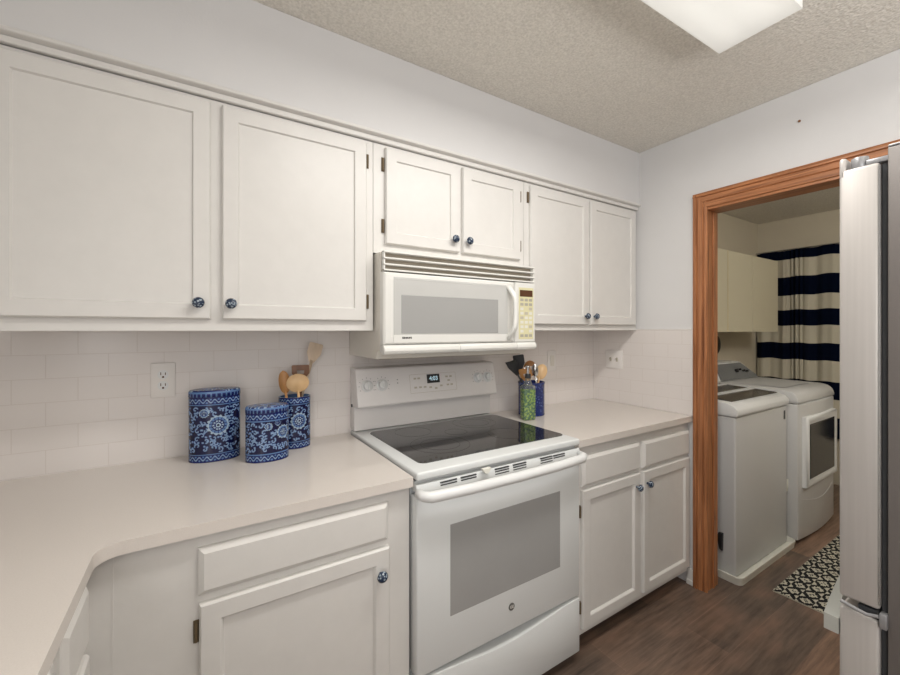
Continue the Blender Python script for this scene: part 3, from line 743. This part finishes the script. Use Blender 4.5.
def painted_lid(a, b, z0, h, parent, seed):
    rnd = random.Random(seed); bm = bmesh.new(); lay = bm.loops.layers.color.new('Col'); n, m2 = 96, 22
    prof = [(1.0, 0), (1.0, h*0.45), (0.985, h*0.7), (0.95, h*0.85)] + [(0.95*(1-k/m2), h*0.85+0.15*h*sin(pi/2*k/m2)) for k in range(1, m2)]
    rings = [[bm.verts.new((a*r*cos(2*pi*i/n), b*r*sin(2*pi*i/n), z0+z)) for i in range(n)] for r, z in prof]; top = bm.verts.new((0, 0, z0+h))
    blobs = [(rnd.uniform(-1, 1), rnd.uniform(-1, 1)) for _ in range(70)]
    def col(x, y):
        d_ = min((x/a-u)**2*a*a+(y/b-v)**2*b*b for u, v in blobs)
        return PALE if d_ < 0.004**2 else (WHT if 0.006**2 < d_ < 0.0078**2 else BLUE)
    for q in range(len(rings)-1):
        for i in range(n):
            j = (i+1) % n; f = bm.faces.new((rings[q][i], rings[q][j], rings[q+1][j], rings[q+1][i])); f.smooth = True
            c_ = f.calc_center_median(); cc = (PALE if i % 3 == 0 else BLUE) if q < 1 else (PALE if q < 2 else col(c_.x, c_.y))
            for l in f.loops: l[lay] = (*cc, 1)
    for i in range(n):
        f = bm.faces.new((rings[-1][i], rings[-1][(i+1) % n], top))
        for l in f.loops: l[lay] = (*PALE, 1)
    f = bm.faces.new(rings[0][::-1])
    for l in f.loops: l[lay] = (*BLUE, 1)
    me = bpy.data.meshes.new('lid'); bm.to_mesh(me); bm.free(); me.materials.append(M_china)
    o = bpy.data.objects.new('lid', me); COL.objects.link(o); o.parent = parent; return o

cz = Z0 + 0.0003
c1 = thing('canister', 'tall blue and white floral china canister with lid on the left worktop', 'canister', (-2.212, -0.095, cz))
# half perimeter of the front ~ from left tip; the front of the oval is s in [0, P/2]
def perim(a, b): return pi*(3*(a+b)-sqrt((3*a+b)*(a+3*b)))
P1 = perim(0.081, 0.05)
painted_wall('jar', 0.081, 0.050, 0.228, make_pattern(P1, 0.228, 3, [(P1*0.27, 0.128, 0.034), (P1*0.165, 0.172, 0.015), (P1*0.70, 0.12, 0.03)]), c1, inner=False)
painted_lid(0.082, 0.051, 0.2285, 0.026, c1, 5)
c2 = thing('canister', 'short blue and white floral china canister with lid, between tall canister and crock', 'canister', (-2.052, -0.203, cz))
P2 = perim(0.070, 0.047)
painted_wall('jar', 0.0715, 0.047, 0.172, make_pattern(P2, 0.172, 8, [(P2*0.385, 0.100, 0.023), (P2*0.245, 0.124, 0.013), (P2*0.33, 0.134, 0.010), (P2*0.8, 0.09, 0.02)]), c2, n=170, nz=120, inner=False)
painted_lid(0.0725, 0.048, 0.1725, 0.025, c2, 9)
c3 = thing('utensil_crock', 'blue and white floral china crock of wooden spoons beside the canisters', 'crock', (-1.936, -0.085, cz))
P3 = perim(0.060, 0.053)
painted_wall('jar', 0.060, 0.053, 0.200, make_pattern(P3, 0.200, 12, [(P3*0.27, 0.108, 0.031), (P3*0.80, 0.11, 0.024)]), c3, n=150, nz=130)
# dark blue speckled crock right of the range
c4 = thing('utensil_crock', 'dark blue speckled crock of utensils right of the range', 'crock', (-0.710, -0.150, cz))
M_blue = bpy.data.materials.new('speckled_cobalt'); M_blue.use_nodes = True
nt = M_blue.node_tree; vo = nt.nodes.new('ShaderNodeTexVoronoi'); vo.inputs['Scale'].default_value = 90
tc = nt.nodes.new('ShaderNodeTexCoord'); nt.links.new(tc.outputs['Object'], vo.inputs['Vector'])
rp = nt.nodes.new('ShaderNodeValToRGB'); rp.color_ramp.elements[0].color = (0.12, 0.20, 0.50, 1); rp.color_ramp.elements[1].color = (0.010, 0.022, 0.13, 1)
rp.color_ramp.elements[0].position = 0.1; rp.color_ramp.elements[1].position = 0.35
nt.links.new(vo.outputs['Distance'], rp.inputs[0]); nt.links.new(rp.outputs[0], nt.nodes['Principled BSDF'].inputs['Base Color']); nt.nodes['Principled BSDF'].inputs['Roughness'].default_value = 0.25
MB().lathe([(0, 0), (0.068, 0), (0.072, 0.003), (0.0705, 0.012), (0.0705, 0.168), (0.073, 0.172), (0.073, 0.180), (0.067, 0.180), (0.066, 0.17), (0.066, 0.008), (0, 0.008)], 48).build('jar', M_blue, c4, smooth=True)

# ------------------------------------------------------------------ utensils
def spoon(name, m, foot, tip, wid, ln, thick=0.006, facing=(-0.2, -0.98, 0), label='', cat='spoon', shape='oval', group=None, hole=False, hr=0.0055, mh=None):
    """handle from foot to the head; head is an oval/paddle of width wid, length ln ending at tip"""
    foot, tip = Vector(foot), Vector(tip); d = (tip-foot).normalized(); L_ = (tip-foot).length
    n_ = Vector(facing); n_ = (n_ - d*n_.dot(d)).normalized(); s_ = d.cross(n_).normalized()
    M = Matrix(((s_.x, n_.x, d.x, foot.x), (s_.y, n_.y, d.y, foot.y), (s_.z, n_.z, d.z, foot.z), (0, 0, 0, 1)))
    root = thing(name, label, cat, (0, 0, 0), group=group)
    root.location = foot; M = Matrix.Translation(-foot) @ M
    h = MB().tube([(0, 0, 0), (0, 0, (L_-ln)*0.5), (0, 0, L_-ln*0.9)], [hr*0.9, hr, hr*0.85], 12)
    bmesh.ops.transform(h.bm, matrix=M, verts=h.bm.verts); h.build('handle', mh or m, root, smooth='all')
    # head: cupped surface with thickness
    bm = bmesh.new(); nu, nv = 10, 14
    def half(v):
        if shape == 'oval': return wid/2*max(0.10, sqrt(max(0, 1-(2*v-1)**2)))*(1 if v > 0.5 else 1)
        if shape == 'paddle': return wid/2*(0.35+0.65*min(1, v*2.2))*(1 if v < 0.93 else 0.9)
        if shape == 'angled': return wid/2*(0.30+0.70*min(1, v*1.6))
        return wid/2
    def surf(off):
        g = []
        for j in range(nv+1):
            v = j/nv; w_ = half(v); row = []
            for i in range(nu+1):
                u = 2*i/nu-1
                cup = (0.012 if shape == 'oval' else 0.002)*(1-u*u)*sin(pi*v)
                zz = L_-ln+ln*v - (0.25*wid*(u+1)/2*(v > 0.95) if shape == 'angled' else 0)
                row.append(bm.verts.new((u*w_, -cup*(-1)+off, zz)))
            g.append(row)
        return g
    A, B = surf(0), surf(-thick*0.6)
    def isgone(i, j): return hole and nu//2-2 <= i < nu//2+2 and nv*0.40 <= j < nv*0.62
    for j in range(nv):
        for i in range(nu):
            if isgone(i, j): continue
            bm.faces.new((A[j][i], A[j+1][i], A[j+1][i+1], A[j][i+1])); bm.faces.new((B[j][i], B[j][i+1], B[j+1][i+1], B[j+1][i]))
            if hole:
                for (di, dj, e) in ((1, 0, ((j, i+1), (j+1, i+1))), (-1, 0, ((j+1, i), (j, i))), (0, 1, ((j+1, i+1), (j+1, i))), (0, -1, ((j, i), (j, i+1)))):
                    if isgone(i+di, j+dj): bm.faces.new((A[e[0][0]][e[0][1]], A[e[1][0]][e[1][1]], B[e[1][0]][e[1][1]], B[e[0][0]][e[0][1]]))
    for j in range(nv):
        for i in (0, nu): 
            q = (A[j][i], A[j+1][i], B[j+1][i], B[j][i]); bm.faces.new(q if i else q[::-1])
    for i in range(nu):
        bm.faces.new((A[0][i], A[0][i+1], B[0][i+1], B[0][i])); bm.faces.new((A[nv][i+1], A[nv][i], B[nv][i], B[nv][i+1]))
    bmesh.ops.recalc_face_normals(bm, faces=bm.faces); bm.transform(M)
    q = MB(); q._merge(bm); q.build('head', m, root, smooth=True)
    return root
g1 = 'wooden utensils in the floral crock'
x, y = -1.936, -0.085
spoon('wooden_spoon', M_paleb, (x-0.022, y+0.018, cz+0.012), (-1.841, -0.052, 1.322), 0.056, 0.082, label='tallest bleached wooden scoop leaning right out of the floral crock', group=g1, shape='paddle', hr=0.0075)
spoon('wooden_spoon', M_midwood, (x-0.010, y-0.012, cz+0.012), (-1.984, -0.108, 1.219), 0.042, 0.092, label='brown wooden spoon leaning left out of the floral crock', group=g1)
spoon('wooden_spatula', M_darkwood, (x+0.026, y+0.012, cz+0.012), (-1.908, -0.058, 1.234), 0.068, 0.062, label='dark brown slotted wooden spatula standing behind the pale spoon', cat='spatula', shape='paddle', hole=True, group=g1)
spoon('wooden_spoon', M_bamboo, (x+0.022, y-0.025, cz+0.012), (-1.935, -0.128, 1.206), 0.084, 0.074, label='round pale bamboo spoon at the front of the floral crock', group=g1)
g2 = 'utensils in the dark blue crock'
x, y = -0.710, -0.150; fc2 = (-0.69, -0.72, 0)
spoon('spatula', M_dark, (x+0.050, y+0.006, cz+0.012), (-0.862, -0.150, 1.216), 0.058, 0.100, label='black turner leaning furthest left out of the blue crock', cat='spatula', shape='angled', group=g2, facing=fc2)
spoon('spatula', M_gasket, (x+0.004, y+0.040, cz+0.012), (-0.778, -0.118, 1.240), 0.060, 0.085, label='black spatula standing upright, highest in the blue crock', cat='spatula', shape='paddle', group=g2, facing=fc2)
spoon('wooden_spoon', M_midwood, (x+0.022, y-0.016, cz+0.012), (-0.792, -0.182, 1.172), 0.064, 0.082, label='orange-brown wooden spoon with a hole, behind the green bottle', shape='paddle', hole=True, group=g2, facing=fc2)
spoon('wooden_spoon', M_midwood, (x+0.020, y+0.030, cz+0.012), (-0.672, -0.100, 1.205), 0.072, 0.090, label='brown slotted wooden spoon at the back of the blue crock', hole=True, group=g2, facing=fc2)
spoon('wooden_spoon', M_bamboo, (x-0.022, y-0.008, cz+0.012), (-0.632, -0.165, 1.186), 0.062, 0.088, label='pale wooden spoon leaning right out of the blue crock', group=g2, facing=fc2)
spoon('ladle', M_alu, (x+0.010, y-0.045, cz+0.012), (-0.738, -0.205, 1.196), 0.034, 0.070, label='shiny steel spoon in the middle of the blue crock', cat='ladle', group=g2, hr=0.004, facing=fc2)

# green bottle with pump
bt = thing('soap_bottle', 'clear bottle of green liquid with a pump, right of the cooktop', 'bottle', (-0.818, -0.238, cz), radians(-15))
M_green = bpy.data.materials.new('green_leaf_liquid'); M_green.use_nodes = True; nt = M_green.node_tree
vo = nt.nodes.new('ShaderNodeTexVoronoi'); vo.inputs['Scale'].default_value = 75; tc = nt.nodes.new('ShaderNodeTexCoord'); nt.links.new(tc.outputs['Object'], vo.inputs['Vector'])
rp = nt.nodes.new('ShaderNodeValToRGB'); rp.color_ramp.elements[0].color = (0.34, 0.52, 0.05, 1); rp.color_ramp.elements[1].color = (0.035, 0.15, 0.03, 1)
rp.color_ramp.elements[0].position = 0.25; rp.color_ramp.elements[1].position = 0.6
nt.links.new(vo.outputs['Distance'], rp.inputs[0]); nt.links.new(rp.outputs[0], nt.nodes['Principled BSDF'].inputs['Base Color']); nt.nodes['Principled BSDF'].inputs['Roughness'].default_value = 0.12
M_clear = bpy.data.materials.new('clear_glass'); M_clear.use_nodes = True; pb = M_clear.node_tree.nodes['Principled BSDF']
pb.inputs['Transmission Weight'].default_value = 0.9; pb.inputs['Roughness'].default_value = 0.05; pb.inputs['Base Color'].default_value = (0.85, 0.9, 0.88, 1); pb.inputs['IOR'].default_value = 1.2
MB().box(-0.032, 0.032, -0.024, 0.024, 0.001, 0.158, 0.008, 3).build('liquid', M_green, bt, smooth=True)
bb = MB().box(-0.034, 0.034, -0.026, 0.026, 0.0, 0.178, 0.010, 3); bb.lathe([(0.026, 0.176), (0.018, 0.193), (0.014, 0.200), (0.014, 0.216), (0.0, 0.216)], 24); bb.build('glass_body', M_clear, bt, smooth=True)
MB().cyl((0, 0, 0.214), (0, 0, 0.236), 0.0155, 0.014, n=24, bev=0.001).build('collar', M_gasket, bt, smooth=True)
MB().cyl((0, 0, 0.234), (0, 0, 0.268), 0.007, n=16).cyl((0, 0, 0.268), (0, 0, 0.278), 0.012, 0.011, n=20, bev=0.002).tube([(0.0, 0, 0.273), (-0.020, -0.01, 0.272), (-0.026, -0.012, 0.264)], 0.004, 10).build('pump', M_alu, bt, smooth=True)

# ------------------------------------------------------------------ refrigerator
def make_fridge():
    f = thing('refrigerator', 'stainless steel refrigerator with bottom freezer drawer at the right edge', 'refrigerator', (-1.035, -1.48, 0))
    # local: x 0..0.91 (to the right), y 0 = door front, negative = towards the back
    MB().box(0.004, 0.906, -0.80, -0.075, 0.03, 1.765, 0.003).box(0.03, 0.88, -0.78, -0.10, 0.0, 0.03).build('body', M_fside, f, smooth=True)
    MB().box(0.012, 0.898, -0.0745, -0.0645, 0.10, 1.735, 0.002).build('gasket', M_gasket, f)
    def door(x0, x1, z0, z1, notch=True):
        m = MB(); m.box(x0, x1, -0.064, -0.0, z0, z1, 0.006, 3)
        if notch: m.box(x0, x1, -0.012, -0.0, z1-0.02, z1+0.027, 0.005, 3)
        return m
    d1 = door(0.0, 0.4535, 0.779, 1.738).build('door', M_steel2, f, smooth=True)
    # bright edge strip near the front and slim frame
    MB().box(-0.0010, 0.0, -0.0655, -0.0625, 0.79, 1.73).build('edge_trim', M_alu, d1)
    d2 = door(0.4565, 0.91, 0.779, 1.738).build('door', M_steel2, f, smooth=True)
    for dd, x in ((d1, 0.425), (d2, 0.487)):
        MB().tube([(x, 0.001, 0.88), (x, 0.038, 0.90), (x, 0.044, 1.0), (x, 0.044, 1.5), (x, 0.038, 1.60), (x, 0.001, 1.62)], 0.0105, 12, up=(1, 0, 0)).build('door_handle', M_alu, dd, smooth='all')
    z = door(0.0, 0.91, 0.085, 0.755, False).build('freezer_drawer', M_steel2, f, smooth=True)
    # grip channel on top of the freezer drawer
    MB().box(0.005, 0.905, -0.062, -0.030, 0.7555, 0.774, 0.001).build('grip_channel', M_gasket, z)
    MB().tube([(-0.003, -0.004, 0.769), (-0.004, -0.02, 0.766), (-0.004, -0.045, 0.762), (-0.004, -0.064, 0.768)], 0.004, 8).box(-0.006, 0.02, -0.076, -0.064, 0.745, 0.776, 0.002).build('hinge_bracket', M_hinge, z, smooth=True)
    n = 20; top = []
    ho, hi_ = [], []
    for i in range(n+1):
        u = i/n; xx = 0.0+0.91*u; bow = 0.022+0.038*sin(pi*u)
        ho.append((xx, 0.004+bow)); hi_.append((xx, bow-0.016 if 1 < i < n-1 else 0.0005))
    MB().prism(ho + hi_[::-1], 2, 0.688, 0.724).build('drawer_handle', M_hgrey, z, smooth=True)
    # hinge covers on top
    for sx in (0.020, 0.890):
        hc = MB().cyl((sx, -0.030, 1.7355), (sx, -0.030, 1.762), 0.0145, n=24, bev=0.002).box(sx-0.014, sx+0.014, -0.078, -0.042, 1.7385, 1.750, 0.002)
        hc.box(sx-0.016, sx+0.016, -0.150, -0.076, 1.7655, 1.771, 0.002).box(sx-0.012, sx+0.012, -0.078, -0.0755, 1.7385, 1.768)
        hc.build('hinge_cover', M_hinge, f, smooth=True)
    for sx in (0.06, 0.85): MB().cyl((sx, -0.13, 0), (sx, -0.13, 0.03), 0.02, n=16).build('foot', M_dark, f)
    return f
make_fridge()

# ------------------------------------------------------------------ laundry room
lc = thing('laundry_cabinet', 'cream flat-door wall cabinet above the washer in the laundry room', 'cabinet', (0, 0, 0))
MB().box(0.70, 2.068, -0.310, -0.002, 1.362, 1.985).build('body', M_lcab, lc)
for a, b_ in ((0.702, 1.138), (1.146, 1.565), (1.572, 2.066)):
    MB().box(a, b_, -0.330, -0.3105, 1.362, 1.983, 0.0015).build('door', M_lcab, lc)
MB().box(1.1395, 1.1445, -0.3305, -0.3105, 1.362, 1.983).build('edge_strip', M_lcabedge, lc)

# striped curtain
def curtain():
    t = thing('curtain', 'navy and cream striped curtain on the far laundry wall', 'curtain', (HALLX-0.055, -0.60, 0))
    bm = bmesh.new(); lay = bm.loops.layers.color.new('Col'); ny, nz = 300, 110; z0, z1 = 0.42, 2.135
    NV = (0.011, 0.042, 0.125); CR = (0.78, 0.755, 0.69)
    def pos(i, k, off=0.0):
        u = i/ny; z = z0+(z1-z0)*k/nz; y = 0.585 - 1.15*u
        amp = 0.010 + 0.012*(z1-z)/(z1-z0)
        dn = abs(y-0.285)   # gathered pleats
        f = sin(y*38)+0.5*sin(y*71+1.3)+0.25*sin(y*19+z*1.2)
        g = math.exp(-(dn/0.05)**2)*0.016*sin(y*190)
        return Vector((-amp*0.75*f - g*1.2 + off, y, z + 0.004*sin(y*30)))
    edges = [2.05, 1.882, 1.706, 1.568, 1.420, 1.257, 1.100, 0.915, 0.76, 0.60]
    def colz(z):
        n_ = sum(1 for e in edges if z < e); return NV if n_ % 2 == 0 else CR
    for off in (0.0, 0.003):
        g = [[bm.verts.new(pos(i, k, off)) for i in range(ny+1)] for k in range(nz+1)]
        # snap stripe edges onto rows
        for k in range(nz+1):
            z = z0+(z1-z0)*k/nz
            for e in edges:
                if abs(z-e) < (z1-z0)/nz/2+1e-6:
                    for v in g[k]: v.co.z += e-z
        for k in range(nz):
            zc_ = (g[k][0].co.z+g[k+1][0].co.z)/2; cc = colz(zc_)
            for i in range(ny):
                f = bm.faces.new((g[k][i], g[k][i+1], g[k+1][i+1], g[k+1][i])); f.smooth = True
                for l in f.loops: l[lay] = (*cc, 1)
    me = bpy.data.meshes.new('cloth'); bm.to_mesh(me); bm.free(); me.materials.append(M_cloth)
    o = bpy.data.objects.new('cloth', me); COL.objects.link(o); o.parent = t
    MB().cyl((0.006, 0.590, 2.142), (0.006, -0.60, 2.142), 0.006, n=12).box(-0.002, 0.052, -0.62, -0.60, 2.13, 2.155).build('rod', M_alu, t, smooth=True)
curtain()

def make_washer():
    wz = thing('washing_machine', 'white top-loading washing machine nearest the laundry doorway', 'washing machine', (0.23, -0.755, 0.02))
    Wd = 0.712
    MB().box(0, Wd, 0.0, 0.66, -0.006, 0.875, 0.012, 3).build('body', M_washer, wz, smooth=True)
    # top deck, rising towards the back, with rounded front
    tp = MB().prism([(-0.006, 0.8765), (-0.012, 0.890), (-0.010, 0.915), (0.010, 0.938), (0.05, 0.952), (0.52, 0.975), (0.66, 0.978), (0.66, 0.8765)], 0, -0.004, Wd+0.004, 0.006).build('top_deck', M_appl, wz, smooth=True)
    ld = MB().prism([(0.040, 0.9525), (0.040, 0.956), (0.50, 0.9815), (0.50, 0.976)], 0, 0.05, Wd-0.035, 0.001).build('lid', M_lid, wz)
    MB().prism([(0.165, 0.9625), (0.165, 0.9675), (0.195, 0.9692), (0.195, 0.9642)], 0, 0.052, Wd-0.037).prism([(0.33, 0.9712), (0.33, 0.9762), (0.350, 0.9773), (0.350, 0.972)], 0, 0.052, Wd-0.037).build('lid_bar', M_appl, ld)
    MB().prism([(0.52, 0.975), (0.56, 1.06), (0.66, 1.08), (0.66, 0.975)], 0, 0.0, Wd*0.45, 0.006).build('console', M_appl, wz, smooth=True)
    MB().box(Wd-0.055, Wd-0.035, -0.0015, 0.0, 0.79, 0.845).build('badge', M_dark, wz)
    MB().prism([(0.060, 0.12), (0.078, 0.13), (0.086, 0.19), (0.080, 0.22), (0.058, 0.22)], 0, -0.018, 0.0015, 0.004).build('side_fitting', M_dark, wz)
    sd = MB()
    for zc_ in (0.18, 0.40, 0.62):   # pressed arcs on the side panel
        pts = [(-0.0005, 0.10+0.05*sin(pi*k/10), zc_+0.20*k/10) for k in range(11)]
        sd.tube(pts, 0.002, 6)
    sd.build('side_ribs', M_washer, wz, smooth='all')
    for x in (0.05, Wd-0.05):
        for y in (0.05, 0.6): MB().cyl((x, y, -0.0098), (x, y, -0.0062), 0.018, n=16).build('foot', M_dark, wz)
make_washer()
# drip tray
tx0, tx1, ty0, ty1 = 0.188, 0.960, -0.800, -0.060
def rrect(x0, x1, y0, y1, rad, n=5):
    p = []
    for cx_, cy_, a0 in ((x1-rad, y1-rad, 0), (x0+rad, y1-rad, 90), (x0+rad, y0+rad, 180), (x1-rad, y0+rad, 270)):
        for k in range(n+1):
            a = radians(a0 + 90*k/n); p.append((cx_+rad*cos(a), cy_+rad*sin(a)))
    return p
tb = bmesh.new(); rings_ = []
for ins, z, rad in ((0.006, 0.0005, 0.03), (0.002, 0.030, 0.034), (0.0, 0.036, 0.036), (0.0, 0.044, 0.036), (0.003, 0.046, 0.034), (0.007, 0.044, 0.031), (0.014, 0.010, 0.026)):
    rings_.append([tb.verts.new((x, y, z)) for x, y in rrect(tx0+ins, tx1-ins, ty0+ins, ty1-ins, rad)])
for A_, B_ in zip(rings_, rings_[1:]):
    for k in range(len(A_)): tb.faces.new((A_[k], A_[(k+1) % len(A_)], B_[(k+1) % len(A_)], B_[k]))
tb.faces.new(rings_[0][::-1]); tb.faces.new(rings_[-1]); bmesh.ops.recalc_face_normals(tb, faces=tb.faces)
tr = MB(); tr._merge(tb)
tag(tr.build('drip_tray', M_cream, smooth=True), 'cream plastic drip tray on the floor under the washing machine', 'tray')

def make_dryer():
    dz = thing('dryer', 'white front-loading dryer with dark square window, beyond the washing machine', 'dryer', (0.970, -0.80, 0))
    Wd = 0.685
    # body with softly bowed front
    n = 14; front = [(Wd*i/n, -0.020*sin(pi*i/n)) for i in range(n+1)]
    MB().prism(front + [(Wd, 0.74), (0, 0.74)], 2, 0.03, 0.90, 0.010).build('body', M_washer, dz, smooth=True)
    tp = MB().prism([(-0.006, 0.9005), (-0.006, 0.925), (0.004, 0.955), (0.028, 0.977), (0.07, 0.986), (0.46, 0.992), (0.74, 0.992), (0.74, 0.9005)], 0, 0.0, Wd, 0.014).build('top', M_washer, dz, smooth=True)
    MB().box(0.10, Wd-0.10, 0.10, 0.42, 0.9915, 0.9935, 0.0008).build('top_inset', M_washer, tp)
    MB().box(0.03, Wd-0.03, -0.030, -0.015, 0.855, 0.862, 0.001).build('seam', M_gap, dz) if False else None
    # console: trapezoid housing leaning back
    cs = MB()
    def cons(x0b, x1b, x0t, x1t, ins, m, nm, par, y0, yt, z0, z1, back):
        bm = bmesh.new()
        P = [(x0b, y0, z0), (x1b, y0, z0), (x1t, yt, z1), (x0t, yt, z1), (x0b, back, z0), (x1b, back, z0), (x1t, back, z1), (x0t, back, z1)]
        v = [bm.verts.new(p) for p in P]
        for q in ((0, 1, 2, 3), (5, 4, 7, 6), (1, 5, 6, 2), (4, 0, 3, 7), (3, 2, 6, 7), (4, 5, 1, 0)): bm.faces.new([v[k] for k in q])
        bmesh.ops.recalc_face_normals(bm, faces=bm.faces); bmesh.ops.bevel(bm, geom=list(bm.edges), offset=ins, segments=2, affect='EDGES')
        k = MB(); k._merge(bm); return k.build(nm, m, par, smooth=True)
    co = cons(0.0, Wd, 0.13, Wd-0.10, 0.008, M_appl, 'console', dz, 0.455, 0.56, 0.9925, 1.118, 0.735)
    fc = cons(0.035, Wd-0.035, 0.145, Wd-0.118, 0.002, M_console, 'control_face', co, 0.449, 0.547, 1.000, 1.108, 0.60)
    for k, (xx, zz) in enumerate(((0.36, 1.055), (0.42, 1.06), (0.47, 1.05), (0.51, 1.045))):
        yy = 0.449 + (zz-1.0)/0.108*0.098
        MB().cyl((xx, yy-0.002, zz), (xx, yy-0.022, zz+0.006), 0.014 if k == 0 else 0.008, n=18, bev=0.001).build('dial', M_dark, fc, smooth=True)
    # door
    do = MB().loops(0.57, 0.455, [(0, -0.01), (0, 0.014), (0.006, 0.026), (0.012, 0.029), (0.030, 0.029), (0.042, 0.022), (0.046, 0.022)], Matrix.Translation((0.058, -0.006, 0.362))).build('door', M_appl, dz, smooth=True)
    MB().loops(0.470, 0.355, [(0, 0), (0, 0.002), (0.006, 0.004), (0.010, 0.003)], Matrix.Translation((0.108, -0.028, 0.412))).build('door_window', M_dryglass, do)
    # crease line below door
    MB().tube([(Wd*i/n, -0.0205*sin(pi*i/n)-0.001, 0.30-0.05*sin(pi*i/n)**1) for i in range(1, n)], 0.0010, 6).build('crease', M_appl, dz, smooth='all')
    for x in (0.05, Wd-0.05):
        for y in (0.05, 0.68): MB().cyl((x, y, 0), (x, y, 0.03), 0.018, n=16).build('foot', M_dark, dz)
make_dryer()
# beige hose clip between washer and dryer
tag(MB().box(0.9435, 0.9695, -0.752, -0.722, 0.335, 0.40, 0.005).box(0.9435, 0.960, -0.756, -0.735, 0.36, 0.415, 0.003).build('spacer', M_cream, smooth=True), 'small beige plastic piece wedged between washing machine and dryer', 'clip')
# dark rounded object on the laundry wall
tag(MB().lathe([(0, 0), (0.085, 0), (0.095, 0.010), (0.09, 0.028), (0.06, 0.04), (0, 0.042)], 40, 1.0, 0.95, M=Matrix.Translation((1.625, -0.001, 1.245)) @ Matrix.Rotation(radians(90), 4, 'X')).build('wall_pan', M_dark, smooth=True), 'dark round object hanging on the laundry wall under the cream cabinet', 'wall hanging')
# laundry rug
def rug():
    nx, ny = 220, 130; x0, x1, y0, y1 = 0.300, 1.46, -1.50, -0.898
    bm = bmesh.new(); lay = bm.loops.layers.color.new('Col')
    NV = (0.030, 0.045, 0.065); CR = (0.74, 0.72, 0.66)
    g = [[bm.verts.new((x0+(x1-x0)*i/nx, y0+(y1-y0)*j/ny, 0.007)) for i in range(nx+1)] for j in range(ny+1)]
    def col(x, y):
        # broken chevron / ikat diamonds
        px, py = x/0.085, y/0.062
        r = floor(py); fx = (px + 0.5*(r % 2)) % 1.0 - 0.5; fy = py-r-0.5
        d_ = abs(fx)*1.0 + abs(fy)*0.9
        j_ = 0.05*sin(x*260)*(1 if sin(y*190) > 0 else -1)
        if 0.15+j_ < d_ < 0.36+j_: return CR
        if d_ < 0.07: return CR
        if d_ > 0.70: return CR
        return NV
    for j in range(ny):
        for i in range(nx):
            f = bm.faces.new((g[j][i], g[j][i+1], g[j+1][i+1], g[j+1][i])); c_ = f.calc_center_median(); cc = col(c_.x, c_.y)
            for l in f.loops: l[lay] = (*cc, 1)
    geom = bm.edges[:]; be = [e for e in bm.edges if e.is_boundary]
    r = bmesh.ops.extrude_edge_only(bm, edges=be)
    for v in r['geom']:
        if isinstance(v, bmesh.types.BMVert): v.co.z = 0.0005
    for f in bm.faces:
        for l in f.loops:
            if l[lay][3] == 0 or abs(f.normal.z) < 0.1: l[lay] = (*CR, 1)
    me = bpy.data.meshes.new('rug'); bm.to_mesh(me); bm.free(); me.materials.append(M_rug)
    o = bpy.data.objects.new('rug', me); COL.objects.link(o)
    tag(o, 'navy and cream patterned rug on the laundry floor before the dryer', 'rug')
rug()
